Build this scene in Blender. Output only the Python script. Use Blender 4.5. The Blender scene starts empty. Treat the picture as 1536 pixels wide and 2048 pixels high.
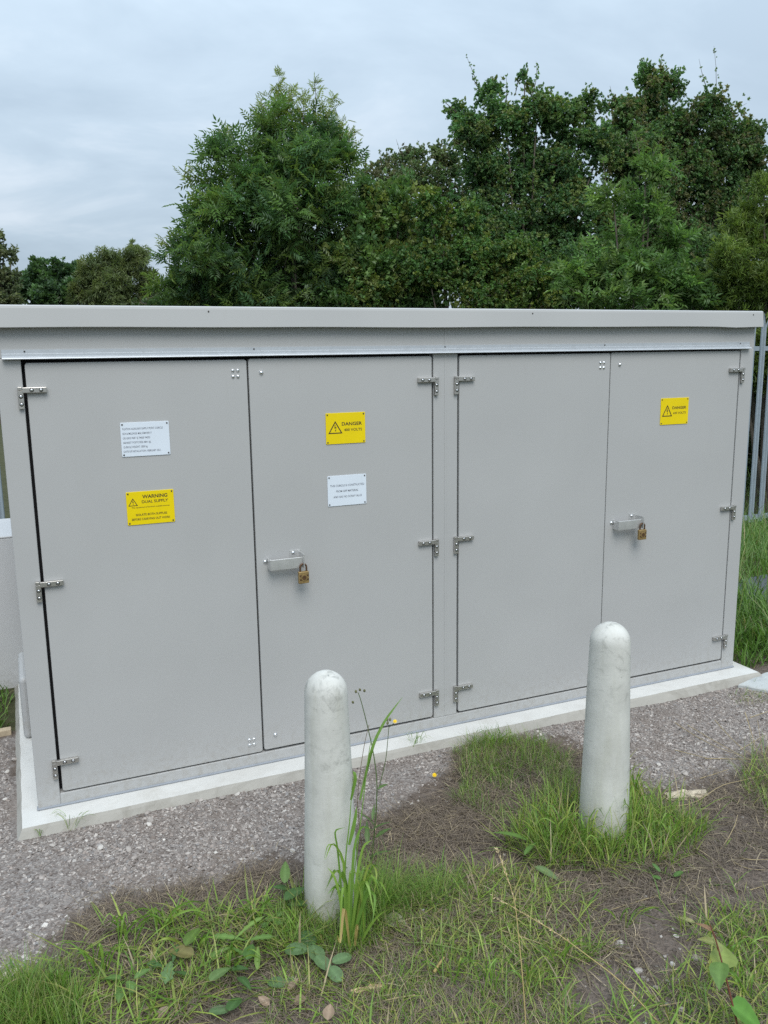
import bpy, bmesh, math, random
import numpy as np
from mathutils import Vector, Matrix
rng = np.random.default_rng(7); random.seed(7)
scene = bpy.context.scene
COL = scene.collection

# ---------------------------------------------------------------- camera
CAM = np.array([-0.0363, -2.9941, 1.6027])
R_ = np.array([0.91728681, -0.39801668, -0.01294735])
U_ = np.array([0.08558521, 0.16528223, 0.9825258])
F_ = np.array([0.38892169, 0.90236606, -0.18567555])
FPX = 1700.0
cd = bpy.data.cameras.new('camera'); cam = bpy.data.objects.new('camera', cd); COL.objects.link(cam)
cd.sensor_fit = 'HORIZONTAL'; cd.sensor_width = 36.0; cd.lens = 36.0 * FPX / 1536.0
cd.clip_start = 0.05; cd.clip_end = 3000
cam.matrix_world = Matrix(((R_[0], U_[0], -F_[0], CAM[0]), (R_[1], U_[1], -F_[1], CAM[1]), (R_[2], U_[2], -F_[2], CAM[2]), (0, 0, 0, 1)))
scene.camera = cam

# ---------------------------------------------------------------- sky and light
SUN_EL, SUN_AZ = math.radians(52), math.radians(188)     # azimuth clockwise from +Y
w = bpy.data.worlds.new('World'); scene.world = w; w.use_nodes = True
nt = w.node_tree; nt.nodes.clear()
def N(tree, kind, **kw):
    n = tree.nodes.new(kind)
    for k, v in kw.items():
        if k.startswith('i_'): n.inputs[k[2:].replace('_', ' ')].default_value = v
        else: setattr(n, k, v)
    return n
out = N(nt, 'ShaderNodeOutputWorld')
sky = N(nt, 'ShaderNodeTexSky'); sky.sky_type = 'NISHITA'; sky.sun_disc = False
sky.sun_elevation = SUN_EL; sky.sun_rotation = SUN_AZ; sky.dust_density = 2.0
bg1 = N(nt, 'ShaderNodeBackground'); bg1.inputs[1].default_value = 0.09
nt.links.new(sky.outputs[0], bg1.inputs[0])
tc = N(nt, 'ShaderNodeTexCoord')
sep = N(nt, 'ShaderNodeSeparateXYZ'); nt.links.new(tc.outputs['Generated'], sep.inputs[0])
zz = N(nt, 'ShaderNodeMath', operation='ABSOLUTE'); nt.links.new(sep.outputs[2], zz.inputs[0])
za = N(nt, 'ShaderNodeMath', operation='ADD'); nt.links.new(zz.outputs[0], za.inputs[0]); za.inputs[1].default_value = 0.22
dv = N(nt, 'ShaderNodeVectorMath', operation='DIVIDE')
cmb = N(nt, 'ShaderNodeCombineXYZ')
for k in range(3): nt.links.new(za.outputs[0], cmb.inputs[k])
nt.links.new(tc.outputs['Generated'], dv.inputs[0]); nt.links.new(cmb.outputs[0], dv.inputs[1])
mp = N(nt, 'ShaderNodeMapping'); mp.inputs['Scale'].default_value = (1.0, 1.35, 0.6); mp.inputs['Rotation'].default_value = (0, 0, 0.5)
mp.inputs['Location'].default_value = (3.1, 0.4, 0)
nt.links.new(dv.outputs[0], mp.inputs[0])
nz = N(nt, 'ShaderNodeTexNoise'); nz.inputs['Scale'].default_value = 1.5; nz.inputs['Detail'].default_value = 6; nz.inputs['Roughness'].default_value = 0.55; nz.inputs['Distortion'].default_value = 0.35
nt.links.new(mp.outputs[0], nz.inputs['Vector'])
cr = N(nt, 'ShaderNodeValToRGB'); e = cr.color_ramp.elements
e[0].position = 0.34; e[0].color = (0.27, 0.336, 0.402, 1)
e[1].position = 0.70; e[1].color = (0.415, 0.472, 0.53, 1)
e2 = cr.color_ramp.elements.new(0.52); e2.color = (0.318, 0.388, 0.455, 1)
nt.links.new(nz.outputs[0], cr.inputs[0])
# an overcast dome is brighter overhead than at the horizon
zen = N(nt, 'ShaderNodeMapRange'); zen.inputs['From Min'].default_value = 0.0; zen.inputs['From Max'].default_value = 1.0
zen.inputs['To Min'].default_value = 0.80; zen.inputs['To Max'].default_value = 2.4   # CIE overcast: zenith three times the horizon
nt.links.new(sep.outputs[2], zen.inputs[0])
bg2 = N(nt, 'ShaderNodeBackground'); nt.links.new(cr.outputs[0], bg2.inputs[0]); nt.links.new(zen.outputs[0], bg2.inputs[1])
mx = N(nt, 'ShaderNodeMixShader'); mx.inputs[0].default_value = 0.93
nt.links.new(bg1.outputs[0], mx.inputs[1]); nt.links.new(bg2.outputs[0], mx.inputs[2]); nt.links.new(mx.outputs[0], out.inputs[0])

sl = bpy.data.lights.new('sun', 'SUN'); sl.energy = 1.5; sl.angle = math.radians(36); sl.color = (1.0, 0.965, 0.91)
so = bpy.data.objects.new('sun', sl); COL.objects.link(so)
sd = Vector((math.sin(SUN_AZ) * math.cos(SUN_EL), math.cos(SUN_AZ) * math.cos(SUN_EL), math.sin(SUN_EL)))
so.rotation_euler = sd.to_track_quat('Z', 'Y').to_euler(); so.location = (4, -6, 12)
vs = scene.view_settings; vs.view_transform = 'Standard'; vs.look = 'None'; vs.exposure = 0.74; vs.gamma = 1.0; vs.use_curve_mapping = False
scene.cycles.use_denoising = False; scene.cycles.use_adaptive_sampling = False; scene.cycles.max_bounces = 6; scene.cycles.transparent_max_bounces = 8

# ---------------------------------------------------------------- photo pixel -> place
def ray(px, py): return F_ + R_ * ((px - 768) / FPX) + U_ * ((1024 - py) / FPX)
def G(px, py, z=0.0):
    d = ray(px, py); t = (z - CAM[2]) / d[2]; return CAM + t * d
def at(px, py, depth): return CAM + ray(px, py) * depth
def at_y(px, py, y):
    d = ray(px, py); return CAM + d * ((y - CAM[1]) / d[1])

# ---------------------------------------------------------------- noise helpers
_perm = np.random.default_rng(3).permutation(256); _val = np.random.default_rng(4).random(256)
def vnoise(x, y, s=0):
    x = np.asarray(x, float) + s * 17.3; y = np.asarray(y, float) + s * 9.1
    xi = np.floor(x).astype(int); yi = np.floor(y).astype(int); fx = x - xi; fy = y - yi
    fx = fx * fx * (3 - 2 * fx); fy = fy * fy * (3 - 2 * fy)
    h = lambda a, b: _val[_perm[(_perm[a & 255] + b) & 255]]
    return (h(xi, yi) * (1 - fx) + h(xi + 1, yi) * fx) * (1 - fy) + (h(xi, yi + 1) * (1 - fx) + h(xi + 1, yi + 1) * fx) * fy
def fbm(x, y, s=0, o=3):
    return sum(vnoise(x * 2 ** k, y * 2 ** k, s + k) * 0.5 ** k for k in range(o)) / sum(0.5 ** k for k in range(o))
def sstep(a, b, x): t = np.clip((x - a) / (b - a), 0, 1); return t * t * (3 - 2 * t)

# ---------------------------------------------------------------- mesh helpers
def link(o, parent=None):
    COL.objects.link(o)
    if parent is not None: o.parent = parent
    return o
def tag(o, label, cat, group=None, kind=None):
    o['label'] = label; o['category'] = cat
    if group: o['group'] = group
    if kind: o['kind'] = kind
    return o
def empty(name, loc=(0, 0, 0), rz=0.0):
    o = bpy.data.objects.new(name, None); o.empty_display_size = 0.05; o.location = loc; o.rotation_euler = (0, 0, rz); COL.objects.link(o); return o
def np_mesh(name, V, faces, mats, col=None, smooth=False, mat_idx=None, attrs=None):
    """faces: list of (M,k) int arrays."""
    V = np.asarray(V, np.float32); me = bpy.data.meshes.new(name)
    me.vertices.add(len(V)); me.vertices.foreach_set('co', V.ravel())
    faces = [np.asarray(f, np.int32) for f in faces if len(f)]
    nl = sum(f.size for f in faces); nf = sum(len(f) for f in faces)
    me.loops.add(nl); me.loops.foreach_set('vertex_index', np.concatenate([f.ravel() for f in faces]))
    me.polygons.add(nf)
    sizes = np.concatenate([np.full(len(f), f.shape[1], np.int32) for f in faces])
    starts = np.concatenate([[0], np.cumsum(sizes)[:-1]]).astype(np.int32)
    me.polygons.foreach_set('loop_start', starts)
    if mat_idx is not None: me.polygons.foreach_set('material_index', np.asarray(mat_idx, np.int32))
    me.polygons.foreach_set('use_smooth', np.full(nf, bool(smooth)))
    if col is not None:
        a = me.attributes.new('tint', 'FLOAT_COLOR', 'POINT'); c4 = np.ones((len(V), 4), np.float32); c4[:, :3] = col; a.data.foreach_set('color', c4.ravel())
    for k, v in (attrs or {}).items():
        a = me.attributes.new(k, 'FLOAT', 'POINT'); a.data.foreach_set('value', np.asarray(v, np.float32))
    me.update(calc_edges=True)
    for m in (mats if isinstance(mats, (list, tuple)) else [mats]): me.materials.append(m)
    return me
def obj(name, me, parent=None, loc=None, rot=None):
    o = bpy.data.objects.new(name, me); link(o, parent)
    if loc is not None: o.location = loc
    if rot is not None: o.rotation_euler = rot
    return o
def bm_mesh(name, bm, mat, smooth=False, auto=None):
    me = bpy.data.meshes.new(name); bm.normal_update(); bm.to_mesh(me); bm.free()
    for m in (mat if isinstance(mat, (list, tuple)) else [mat]): me.materials.append(m)
    if smooth: me.polygons.foreach_set('use_smooth', np.ones(len(me.polygons), bool))
    return me
def add_box(bm, x0, x1, y0, y1, z0, z1, bev=0.0, seg=2):
    vs_ = [bm.verts.new((x, y, z)) for x in (x0, x1) for y in (y0, y1) for z in (z0, z1)]
    F = [(0, 1, 3, 2), (4, 6, 7, 5), (0, 4, 5, 1), (2, 3, 7, 6), (0, 2, 6, 4), (1, 5, 7, 3)]
    fs = [bm.faces.new([vs_[i] for i in f]) for f in F]
    if bev > 0:
        es = list({e for f in fs for e in f.edges})
        bmesh.ops.bevel(bm, geom=es, offset=bev, segments=seg, affect='EDGES', profile=0.5)
    return bm
def box_mesh(name, dims, mat, bev=0.0, seg=2):
    bm = bmesh.new(); add_box(bm, *dims, bev, seg); bmesh.ops.recalc_face_normals(bm, faces=bm.faces); return bm_mesh(name, bm, mat)
def lathe(name, prof, mat, n=24, axis='z', smooth=True):
    prof = np.array(prof, float); a = np.linspace(0, 2 * np.pi, n, endpoint=False)
    r = prof[:, 0][:, None]; h = prof[:, 1][:, None] + 0 * a
    V = np.stack([r * np.cos(a), r * np.sin(a), h], -1)
    if axis == 'y': V = np.stack([V[..., 0], -V[..., 2], V[..., 1]], -1)
    V = V.reshape(-1, 3); m = len(prof); i = np.arange(m - 1)[:, None]; j = np.arange(n)
    Q = np.stack([i * n + j, i * n + (j + 1) % n, (i + 1) * n + (j + 1) % n, (i + 1) * n + j], -1).reshape(-1, 4)
    return np_mesh(name, V, [Q], mat, smooth=smooth)
def tube_arrays(P, rad, n=5):
    P = np.asarray(P, float); rad = np.broadcast_to(np.asarray(rad, float), (len(P),))
    T = np.gradient(P, axis=0); T /= np.linalg.norm(T, axis=1)[:, None] + 1e-9
    ref = np.array([0.31, 0.17, 0.93]) if abs(T[0, 2]) < 0.9 else np.array([0.95, 0.2, 0.1])
    A = np.cross(T, ref); A /= np.linalg.norm(A, axis=1)[:, None] + 1e-9; B = np.cross(T, A)
    a = np.linspace(0, 2 * np.pi, n, endpoint=False)
    V = P[:, None] + rad[:, None, None] * (A[:, None] * np.cos(a)[None, :, None] + B[:, None] * np.sin(a)[None, :, None])
    m = len(P); i = np.arange(m - 1)[:, None]; j = np.arange(n)
    Q = np.stack([i * n + j, i * n + (j + 1) % n, (i + 1) * n + (j + 1) % n, (i + 1) * n + j], -1).reshape(-1, 4)
    return V.reshape(-1, 3), Q
class Acc:
    def __init__(s): s.V = []; s.Q = []; s.T = []; s.C = []; s.n = 0
    def add(s, V, Q=None, T=None, C=None):
        V = np.asarray(V, float)
        if Q is not None and len(Q): s.Q.append(np.asarray(Q) + s.n)
        if T is not None and len(T): s.T.append(np.asarray(T) + s.n)
        s.V.append(V); s.C.append(np.broadcast_to(np.asarray(C if C is not None else (0.5, 0.5, 0.5), float), (len(V), 3))); s.n += len(V)
    def tube(s, P, rad, n=5, C=None): V, Q = tube_arrays(P, rad, n); s.add(V, Q, C=C)
    def mesh(s, name, mat, smooth=False):
        f = []
        if s.Q: f.append(np.concatenate(s.Q))
        if s.T: f.append(np.concatenate(s.T))
        return np_mesh(name, np.concatenate(s.V), f, mat, col=np.concatenate(s.C), smooth=smooth)

# ---------------------------------------------------------------- materials
def mat_new(name):
    m = bpy.data.materials.new(name); m.use_nodes = True; t = m.node_tree; t.nodes.clear()
    o = t.nodes.new('ShaderNodeOutputMaterial'); b = t.nodes.new('ShaderNodeBsdfPrincipled'); t.links.new(b.outputs[0], o.inputs[0])
    return m, t, b, o
def noise(t, scale, detail=4, rough=0.55, vec=None, dist=0.0):
    n = t.nodes.new('ShaderNodeTexNoise'); n.inputs['Scale'].default_value = scale; n.inputs['Detail'].default_value = detail; n.inputs['Roughness'].default_value = rough; n.inputs['Distortion'].default_value = dist
    if vec is not None: t.links.new(vec, n.inputs['Vector'])
    return n.outputs[0]
def ramp(t, src, stops):
    c = t.nodes.new('ShaderNodeValToRGB'); el = c.color_ramp.elements
    while len(el) < len(stops): el.new(0.5)
    for q, (p, cc) in zip(el, stops): q.position = p; q.color = (*cc, 1) if len(cc) == 3 else cc
    t.links.new(src, c.inputs[0]); return c.outputs[0]
def mixc(t, f, a, b, mode='MIX'):
    m = t.nodes.new('ShaderNodeMix'); m.data_type = 'RGBA'; m.blend_type = mode
    for v, i in ((f, 0), (a, 6), (b, 7)):
        if hasattr(v, 'is_linked'): t.links.new(v, m.inputs[i])
        else: m.inputs[i].default_value = v if i == 0 else (*v, 1)
    return m.outputs[2]
def coords(t, scale=(1, 1, 1)):
    c = t.nodes.new('ShaderNodeTexCoord'); m = t.nodes.new('ShaderNodeMapping'); m.inputs['Scale'].default_value = scale
    t.links.new(c.outputs['Object'], m.inputs[0]); return m.outputs[0]
def bump(t, b, src, strength, dist=0.002):
    n = t.nodes.new('ShaderNodeBump'); n.inputs['Strength'].default_value = strength; n.inputs['Distance'].default_value = dist
    t.links.new(src, n.inputs['Height']); t.links.new(n.outputs[0], b.inputs['Normal'])
def simple(name, colr, rough=0.6, metal=0.0, var=0.08, scale=20, bmp=0.0, bscale=60, spec=0.5):
    m, t, b, o = mat_new(name); v = coords(t)
    lo = tuple(max(0, x * (1 - var)) for x in colr); hi = tuple(min(1, x * (1 + var)) for x in colr)
    t.links.new(ramp(t, noise(t, scale, 5, vec=v), [(0.3, lo), (0.7, hi)]), b.inputs['Base Color'])
    b.inputs['Roughness'].default_value = rough; b.inputs['Metallic'].default_value = metal; b.inputs['Specular IOR Level'].default_value = spec
    if bmp: bump(t, b, noise(t, bscale, 4, vec=v), bmp)
    return m
def panel_mat(name, colr):
    m, t, b, o = mat_new(name); v = coords(t)
    base = ramp(t, noise(t, 1.7, 4, vec=v), [(0.3, tuple(x * 0.965 for x in colr)), (0.7, tuple(x * 1.03 for x in colr))])
    streak = ramp(t, noise(t, 6.0, 5, vec=coords(t, (7, 7, 0.5))), [(0.6, (1, 1, 1)), (0.9, (0.965, 0.96, 0.95))])
    fleck = ramp(t, noise(t, 95, 2, vec=v), [(0.755, (1, 1, 1)), (0.79, (0.86, 0.85, 0.84))])
    cx = mixc(t, 1.0, mixc(t, 1.0, base, streak, 'MULTIPLY'), fleck, 'MULTIPLY')
    sp = t.nodes.new('ShaderNodeSeparateXYZ'); t.links.new(v, sp.inputs[0])
    lo = t.nodes.new('ShaderNodeMapRange'); lo.inputs['From Min'].default_value = 0.20; lo.inputs['From Max'].default_value = 0.0; t.links.new(sp.outputs[2], lo.inputs[0])
    spl = ramp(t, noise(t, 38, 6, 0.75, vec=v), [(0.46, (0, 0, 0)), (0.68, (0.55, 0.55, 0.55))])      # rain-splashed dirt low on the panels
    ml = t.nodes.new('ShaderNodeMath'); ml.operation = 'MULTIPLY'; t.links.new(lo.outputs[0], ml.inputs[0]); t.links.new(spl, ml.inputs[1])
    cx = mixc(t, ml.outputs[0], cx, (0.27, 0.245, 0.205))
    t.links.new(cx, b.inputs['Base Color'])
    t.links.new(ramp(t, noise(t, 3.5, 4, vec=v), [(0.3, (0.40,) * 3), (0.7, (0.52,) * 3)]), b.inputs['Roughness'])
    nb = t.nodes.new('ShaderNodeMath'); nb.operation = 'ADD'
    t.links.new(noise(t, 2.2, 1, vec=v), nb.inputs[0])
    sc = t.nodes.new('ShaderNodeMath'); sc.operation = 'MULTIPLY'; sc.inputs[1].default_value = 0.02; t.links.new(noise(t, 160, 2, vec=v), sc.inputs[0]); t.links.new(sc.outputs[0], nb.inputs[1])
    bump(t, b, nb.outputs[0], 0.10, 0.02)
    return m
def concrete(name, colr, dark, stain=0.4, rough=0.85, sc=9.0):
    m, t, b, o = mat_new(name); v = coords(t)
    base = ramp(t, noise(t, sc, 6, 0.6, vec=v), [(0.3, tuple(x * 0.9 for x in colr)), (0.72, colr)])
    st = ramp(t, noise(t, sc * 0.55, 5, 0.65, vec=v, dist=0.6), [(0.52, (0, 0, 0)), (0.75, (stain,) * 3)])
    pits = ramp(t, noise(t, 130, 2, vec=v), [(0.70, (1, 1, 1)), (0.76, (0.62, 0.61, 0.58))])
    cx = mixc(t, 1.0, mixc(t, st, base, dark), pits, 'MULTIPLY')
    t.links.new(cx, b.inputs['Base Color']); b.inputs['Roughness'].default_value = rough; b.inputs['Specular IOR Level'].default_value = 0.3
    bump(t, b, noise(t, 70, 6, 0.65, vec=v), 0.35, 0.003)
    return m
def foliage(name, rough=0.5, trans=0.3, tint=(1, 1, 1), spec=0.45):
    m, t, b, o = mat_new(name)
    a = t.nodes.new('ShaderNodeAttribute'); a.attribute_name = 'tint'
    cc = mixc(t, 1.0, a.outputs['Color'], tint, 'MULTIPLY')
    t.links.new(cc, b.inputs['Base Color']); b.inputs['Roughness'].default_value = rough; b.inputs['Specular IOR Level'].default_value = spec
    tr = t.nodes.new('ShaderNodeBsdfTranslucent')
    t.links.new(mixc(t, 1.0, cc, (1.25, 1.3, 0.65), 'MULTIPLY'), tr.inputs[0])
    ms = t.nodes.new('ShaderNodeMixShader'); ms.inputs[0].default_value = trans
    t.links.new(b.outputs[0], ms.inputs[1]); t.links.new(tr.outputs[0], ms.inputs[2]); t.links.new(ms.outputs[0], o.inputs[0])
    return m
def tinted(name, rough=0.85, spec=0.3, bmp=0.0):
    m, t, b, o = mat_new(name); a = t.nodes.new('ShaderNodeAttribute'); a.attribute_name = 'tint'
    v = coords(t); n = ramp(t, noise(t, 220, 4, vec=v), [(0.3, (0.82,) * 3), (0.7, (1.12,) * 3)])
    t.links.new(mixc(t, 1.0, a.outputs['Color'], n, 'MULTIPLY'), b.inputs['Base Color'])
    b.inputs['Roughness'].default_value = rough; b.inputs['Specular IOR Level'].default_value = spec
    if bmp: bump(t, b, noise(t, 300, 3, vec=v), bmp, 0.002)
    return m

M = {}
GREY = (0.40, 0.402, 0.398)
M['panel'] = panel_mat('grey_grp_panel', GREY)
M['lid'] = panel_mat('grey_grp_roof', (0.415, 0.418, 0.413))
M['dark'] = simple('gap_shade_black', (0.012, 0.012, 0.014), 0.8)  # near-black colour standing in for the shade inside the door gaps
M['alu'] = simple('aluminium', (0.47, 0.50, 0.53), 0.5, 0.35, 0.05, 30)
M['zinc'] = simple('zinc_hinge', (0.52, 0.50, 0.47), 0.38, 0.85, 0.1, 60, 0.1, 200)
M['steel'] = simple('stainless_hasp', (0.56, 0.56, 0.55), 0.42, 0.6, 0.14, 25, 0.08, 150)
M['rivet'] = simple('bright_rivet', (0.75, 0.76, 0.77), 0.22, 1.0, 0.03)
M['screwhead'] = simple('black_screw', (0.05, 0.045, 0.04), 0.45, 0.4)
M['yellow'] = simple('yellow_plate', (0.76, 0.58, 0.0), 0.35, 0.0, 0.03, 12)
M['white'] = simple('white_plate', (0.66, 0.72, 0.79), 0.32, 0.0, 0.02, 12)
M['ink'] = simple('dark_print', (0.035, 0.022, 0.012), 0.6)
M['inkgrey'] = simple('grey_print', (0.12, 0.13, 0.16), 0.6)
M['brass'] = simple('aged_brass', (0.34, 0.235, 0.10), 0.5, 0.6, 0.25, 90, 0.15, 200)
M['brown'] = simple('brown_patina', (0.11, 0.06, 0.03), 0.5, 0.4, 0.2, 90)
M['seal'] = simple('blue_grey_sealant', (0.26, 0.28, 0.31), 0.6)
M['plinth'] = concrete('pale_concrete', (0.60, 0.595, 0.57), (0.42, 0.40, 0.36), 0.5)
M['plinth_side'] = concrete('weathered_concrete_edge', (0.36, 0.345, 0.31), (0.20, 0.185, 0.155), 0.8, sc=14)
M['slab'] = concrete('pale_slab', (0.46, 0.48, 0.475), (0.22, 0.24, 0.26), 0.8, sc=12)
M['darkslab'] = concrete('dark_slab', (0.085, 0.095, 0.11), (0.045, 0.05, 0.055), 0.6)
M['galv'] = concrete('galvanised_steel', (0.27, 0.32, 0.36), (0.19, 0.23, 0.265), 0.7, rough=0.5, sc=12); 
M['timber'] = simple('pale_timber', (0.44, 0.36, 0.25), 0.8, 0, 0.2, 30, 0.3, 80)
M['bark'] = simple('bark', (0.10, 0.085, 0.065), 0.9, 0, 0.3, 14, 0.5, 30)
M['leaf'] = foliage('tree_leaf', 0.45, 0.42, (1.46, 1.36, 1.46))
M['grass'] = foliage('grass_blade', 0.5, 0.34)
M['dry'] = foliage('dry_stalk', 0.7, 0.15)
M['herb'] = foliage('herb_leaf', 0.5, 0.30)
M['stone'] = tinted('gravel_stone', 0.85, 0.3, 0.3)

# bollard: painted concrete with scuffs, grime and rain streaks
def bollard_mat(name, seed):
    m, t, b, o = mat_new(name)
    c = t.nodes.new('ShaderNodeTexCoord'); mpn = t.nodes.new('ShaderNodeMapping'); mpn.inputs['Location'].default_value = (seed, seed * 1.7, seed * 0.6)
    t.links.new(c.outputs['Object'], mpn.inputs[0]); v = mpn.outputs[0]
    ms = t.nodes.new('ShaderNodeMapping'); ms.inputs['Scale'].default_value = (1, 1, 0.1); t.links.new(v, ms.inputs[0])
    base = ramp(t, noise(t, 9, 6, 0.6, vec=v), [(0.3, (0.47, 0.468, 0.435)), (0.7, (0.59, 0.587, 0.55))])
    st = ramp(t, noise(t, 26, 5, 0.6, vec=ms.outputs[0]), [(0.5, (1, 1, 1)), (0.8, (0.84, 0.835, 0.79))])
    sm = ramp(t, noise(t, 11, 7, 0.72, vec=v, dist=0.9), [(0.57, (1, 1, 1)), (0.74, (0.56, 0.56, 0.545))])
    sp = t.nodes.new('ShaderNodeSeparateXYZ'); t.links.new(c.outputs['Object'], sp.inputs[0])
    top = t.nodes.new('ShaderNodeMapRange'); top.inputs['From Min'].default_value = 0.35; top.inputs['From Max'].default_value = 0.72
    t.links.new(sp.outputs[2], top.inputs[0])
    sm2 = ramp(t, noise(t, 24, 6, 0.7, vec=v, dist=0.5), [(0.53, (1, 1, 1)), (0.70, (0.55, 0.555, 0.55))])
    smt = mixc(t, top.outputs[0], (1, 1, 1), sm2)
    scr = ramp(t, noise(t, 60, 3, 0.6, vec=ms.outputs[0]), [(0.70, (1, 1, 1)), (0.76, (0.6, 0.62, 0.64))])
    cx = mixc(t, 1.0, mixc(t, 1.0, mixc(t, 1.0, base, st, 'MULTIPLY'), mixc(t, 1.0, sm, smt, 'MULTIPLY'), 'MULTIPLY'), scr, 'MULTIPLY')
    pits = ramp(t, noise(t, 170, 2, vec=v), [(0.72, (1, 1, 1)), (0.77, (0.45, 0.44, 0.41))])
    foot = t.nodes.new('ShaderNodeMapRange'); foot.inputs['From Min'].default_value = 0.16; foot.inputs['From Max'].default_value = 0.02
    t.links.new(sp.outputs[2], foot.inputs[0])
    mud = t.nodes.new('ShaderNodeMath'); mud.operation = 'MULTIPLY'; t.links.new(foot.outputs[0], mud.inputs[0]); t.links.new(noise(t, 30, 5, 0.7, vec=v), mud.inputs[1])
    cx = mixc(t, mud.outputs[0], mixc(t, 1.0, cx, pits, 'MULTIPLY'), (0.24, 0.24, 0.16))
    t.links.new(cx, b.inputs['Base Color']); b.inputs['Roughness'].default_value = 0.62; b.inputs['Specular IOR Level'].default_value = 0.35
    bump(t, b, noise(t, 55, 6, 0.65, vec=v), 0.25, 0.003)
    return m

# ---------------------------------------------------------------- ground
MOUNDS = []
def gz(x, y):
    x = np.asarray(x, float); y = np.asarray(y, float)
    z = 0.006 - 0.46 * sstep(1.9, 4.4, y) - 0.12 * sstep(3.6, 6.0, x) * sstep(-1.0, 1.5, y)
    near = np.exp(-((x - 1.3) ** 2 + (y + 0.6) ** 2) / 9.0)
    z = z + near * (0.020 * (fbm(x * 2.1, y * 2.1, 5) - 0.5) + 0.008 * (fbm(x * 9, y * 9, 8) - 0.5))
    return z + 0.05 * (fbm(x * 0.4, y * 0.4, 2) - 0.5) * sstep(2.5, 6, np.abs(y) + 0 * x)
def poly(*pp): return np.array([G(a, b)[:2] for a, b in pp])
def inside(P, x, y):
    x = np.asarray(x); y = np.asarray(y); r = np.zeros(x.shape, bool); n = len(P)
    for i in range(n):
        x1, y1 = P[i]; x2, y2 = P[(i + 1) % n]
        c = ((y1 > y) != (y2 > y)) & (x < (x2 - x1) * (y - y1) / (y2 - y1 + 1e-12) + x1); r ^= c
    return r
def jit(x, y, amp=0.05, f=9.0):
    return x + amp * (fbm(x * f, y * f, 21) - 0.5) * 2, y + amp * (fbm(x * f, y * f, 31) - 0.5) * 2
# gravel area, in plan; the edge towards the viewer is where litter and grass take over
_edge = [G(*q)[:2] for q in [(0, 1985), (90, 1880), (190, 1800), (330, 1765), (450, 1770), (560, 1715), (640, 1720), (760, 1650), (850, 1600), (930, 1500), (1010, 1475), (1150, 1475), (1290, 1550), (1420, 1560), (1536, 1490)]]
P_GRAVEL = np.array([(-3.0, -1.2), (-1.2, -0.9)] + [tuple(q) for q in _edge] + [(3.3, -0.45), (3.15, 0.0), (-0.1, 0.05), (-0.1, 0.76), (-3.0, 0.76)])
P_GRAVEL2 = poly((1260, 1440), (1440, 1390), (1440, 1480), (1350, 1570), (1265, 1600))
Z = dict(
 lush=poly((0, 2010), (120, 1925), (210, 1875), (330, 1825), (420, 1840), (520, 1825), (600, 1825), (700, 1880), (560, 1930), (430, 1990), (330, 2080), (0, 2110)),
 fine=poly((-60, 1985), (60, 1965), (140, 1990), (170, 2100), (-60, 2120)),
 litter=poly((130, 1880), (150, 1840), (250, 1790), (420, 1775), (560, 1720), (606, 1760), (606, 1815), (430, 1840), (300, 1830), (150, 1910)),
 litter2=poly((735, 1680), (800, 1640), (860, 1590), (920, 1500), (1000, 1480), (1170, 1500), (1170, 1690), (1010, 1700), (900, 1730), (740, 1760)),
 tuft=poly((915, 1500), (985, 1462), (1060, 1480), (1155, 1520), (1155, 1590), (1075, 1645), (990, 1650), (925, 1600)),
 footb2=poly((1000, 1700), (1060, 1640), (1150, 1600), (1180, 1640), (1240, 1560), (1300, 1610), (1400, 1650), (1390, 1715), (1270, 1755), (1080, 1740)),
 footb1=poly((545, 1850), (590, 1800), (700, 1790), (790, 1800), (780, 1870), (700, 1925), (560, 1900)),
 horse=poly((715, 1775), (830, 1770), (905, 1770), (895, 1815), (820, 1835), (715, 1840)),
 lawn=poly((780, 1860), (880, 1740), (1000, 1730), (1110, 1770), (1180, 1830), (1230, 1900), (1120, 1970), (1190, 2100), (470, 2120), (560, 1950), (720, 1905)),
 earth=poly((1090, 1800), (1280, 1740), (1420, 1600), (1600, 1500), (2300, 1500), (2300, 1830), (1340, 1840), (1290, 1900), (1330, 1980), (1200, 2020), (1120, 1950)),
 rgrass=poly((1370, 1860), (1600, 1800), (2300, 1720), (2000, 2150), (1170, 2120), (1220, 2030), (1340, 1990)),
 rclump=poly((1470, 1560), (1600, 1490), (1600, 1650), (1500, 1620)),
 slabg=poly((1440, 1395), (1536, 1370), (1560, 1400), (1500, 1420)))
def gravel_mask(x, y):
    jx, jy = jit(*jit(x, y, 0.09, 4), 0.045, 19)
    return (inside(P_GRAVEL, jx, jy) | inside(P_GRAVEL2, jx, jy)).astype(float)
def lines(a, b, step, far, n=26):
    core = np.arange(a, b + 1e-6, step); g = np.geomspace(step * 1.5, far, n)
    return np.concatenate([(a - g)[::-1], core, b + g])
gx = lines(-0.6, 3.6, 0.022, 900); gy = lines(-2.2, 1.0, 0.022, 900)
XX, YY = np.meshgrid(gx, gy); nx, ny = len(gx), len(gy)
V = np.stack([XX.ravel(), YY.ravel(), gz(XX, YY).ravel()], -1)
ii = np.arange(ny - 1)[:, None] * nx + np.arange(nx - 1)[None]
Q = np.stack([ii, ii + 1, ii + nx + 1, ii + nx], -1).reshape(-1, 4)
gm = gravel_mask(V[:, 0], V[:, 1])
grassy = np.zeros(len(V))
for k in ('lush', 'fine', 'footb1', 'footb2', 'horse', 'tuft', 'rclump'): grassy = np.maximum(grassy, inside(Z[k], *jit(V[:, 0], V[:, 1])).astype(float))
grassy = np.maximum(grassy, ((V[:, 1] > 0.8) | (V[:, 0] > 3.45) | (V[:, 1] < -1.9)).astype(float)); 
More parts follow.
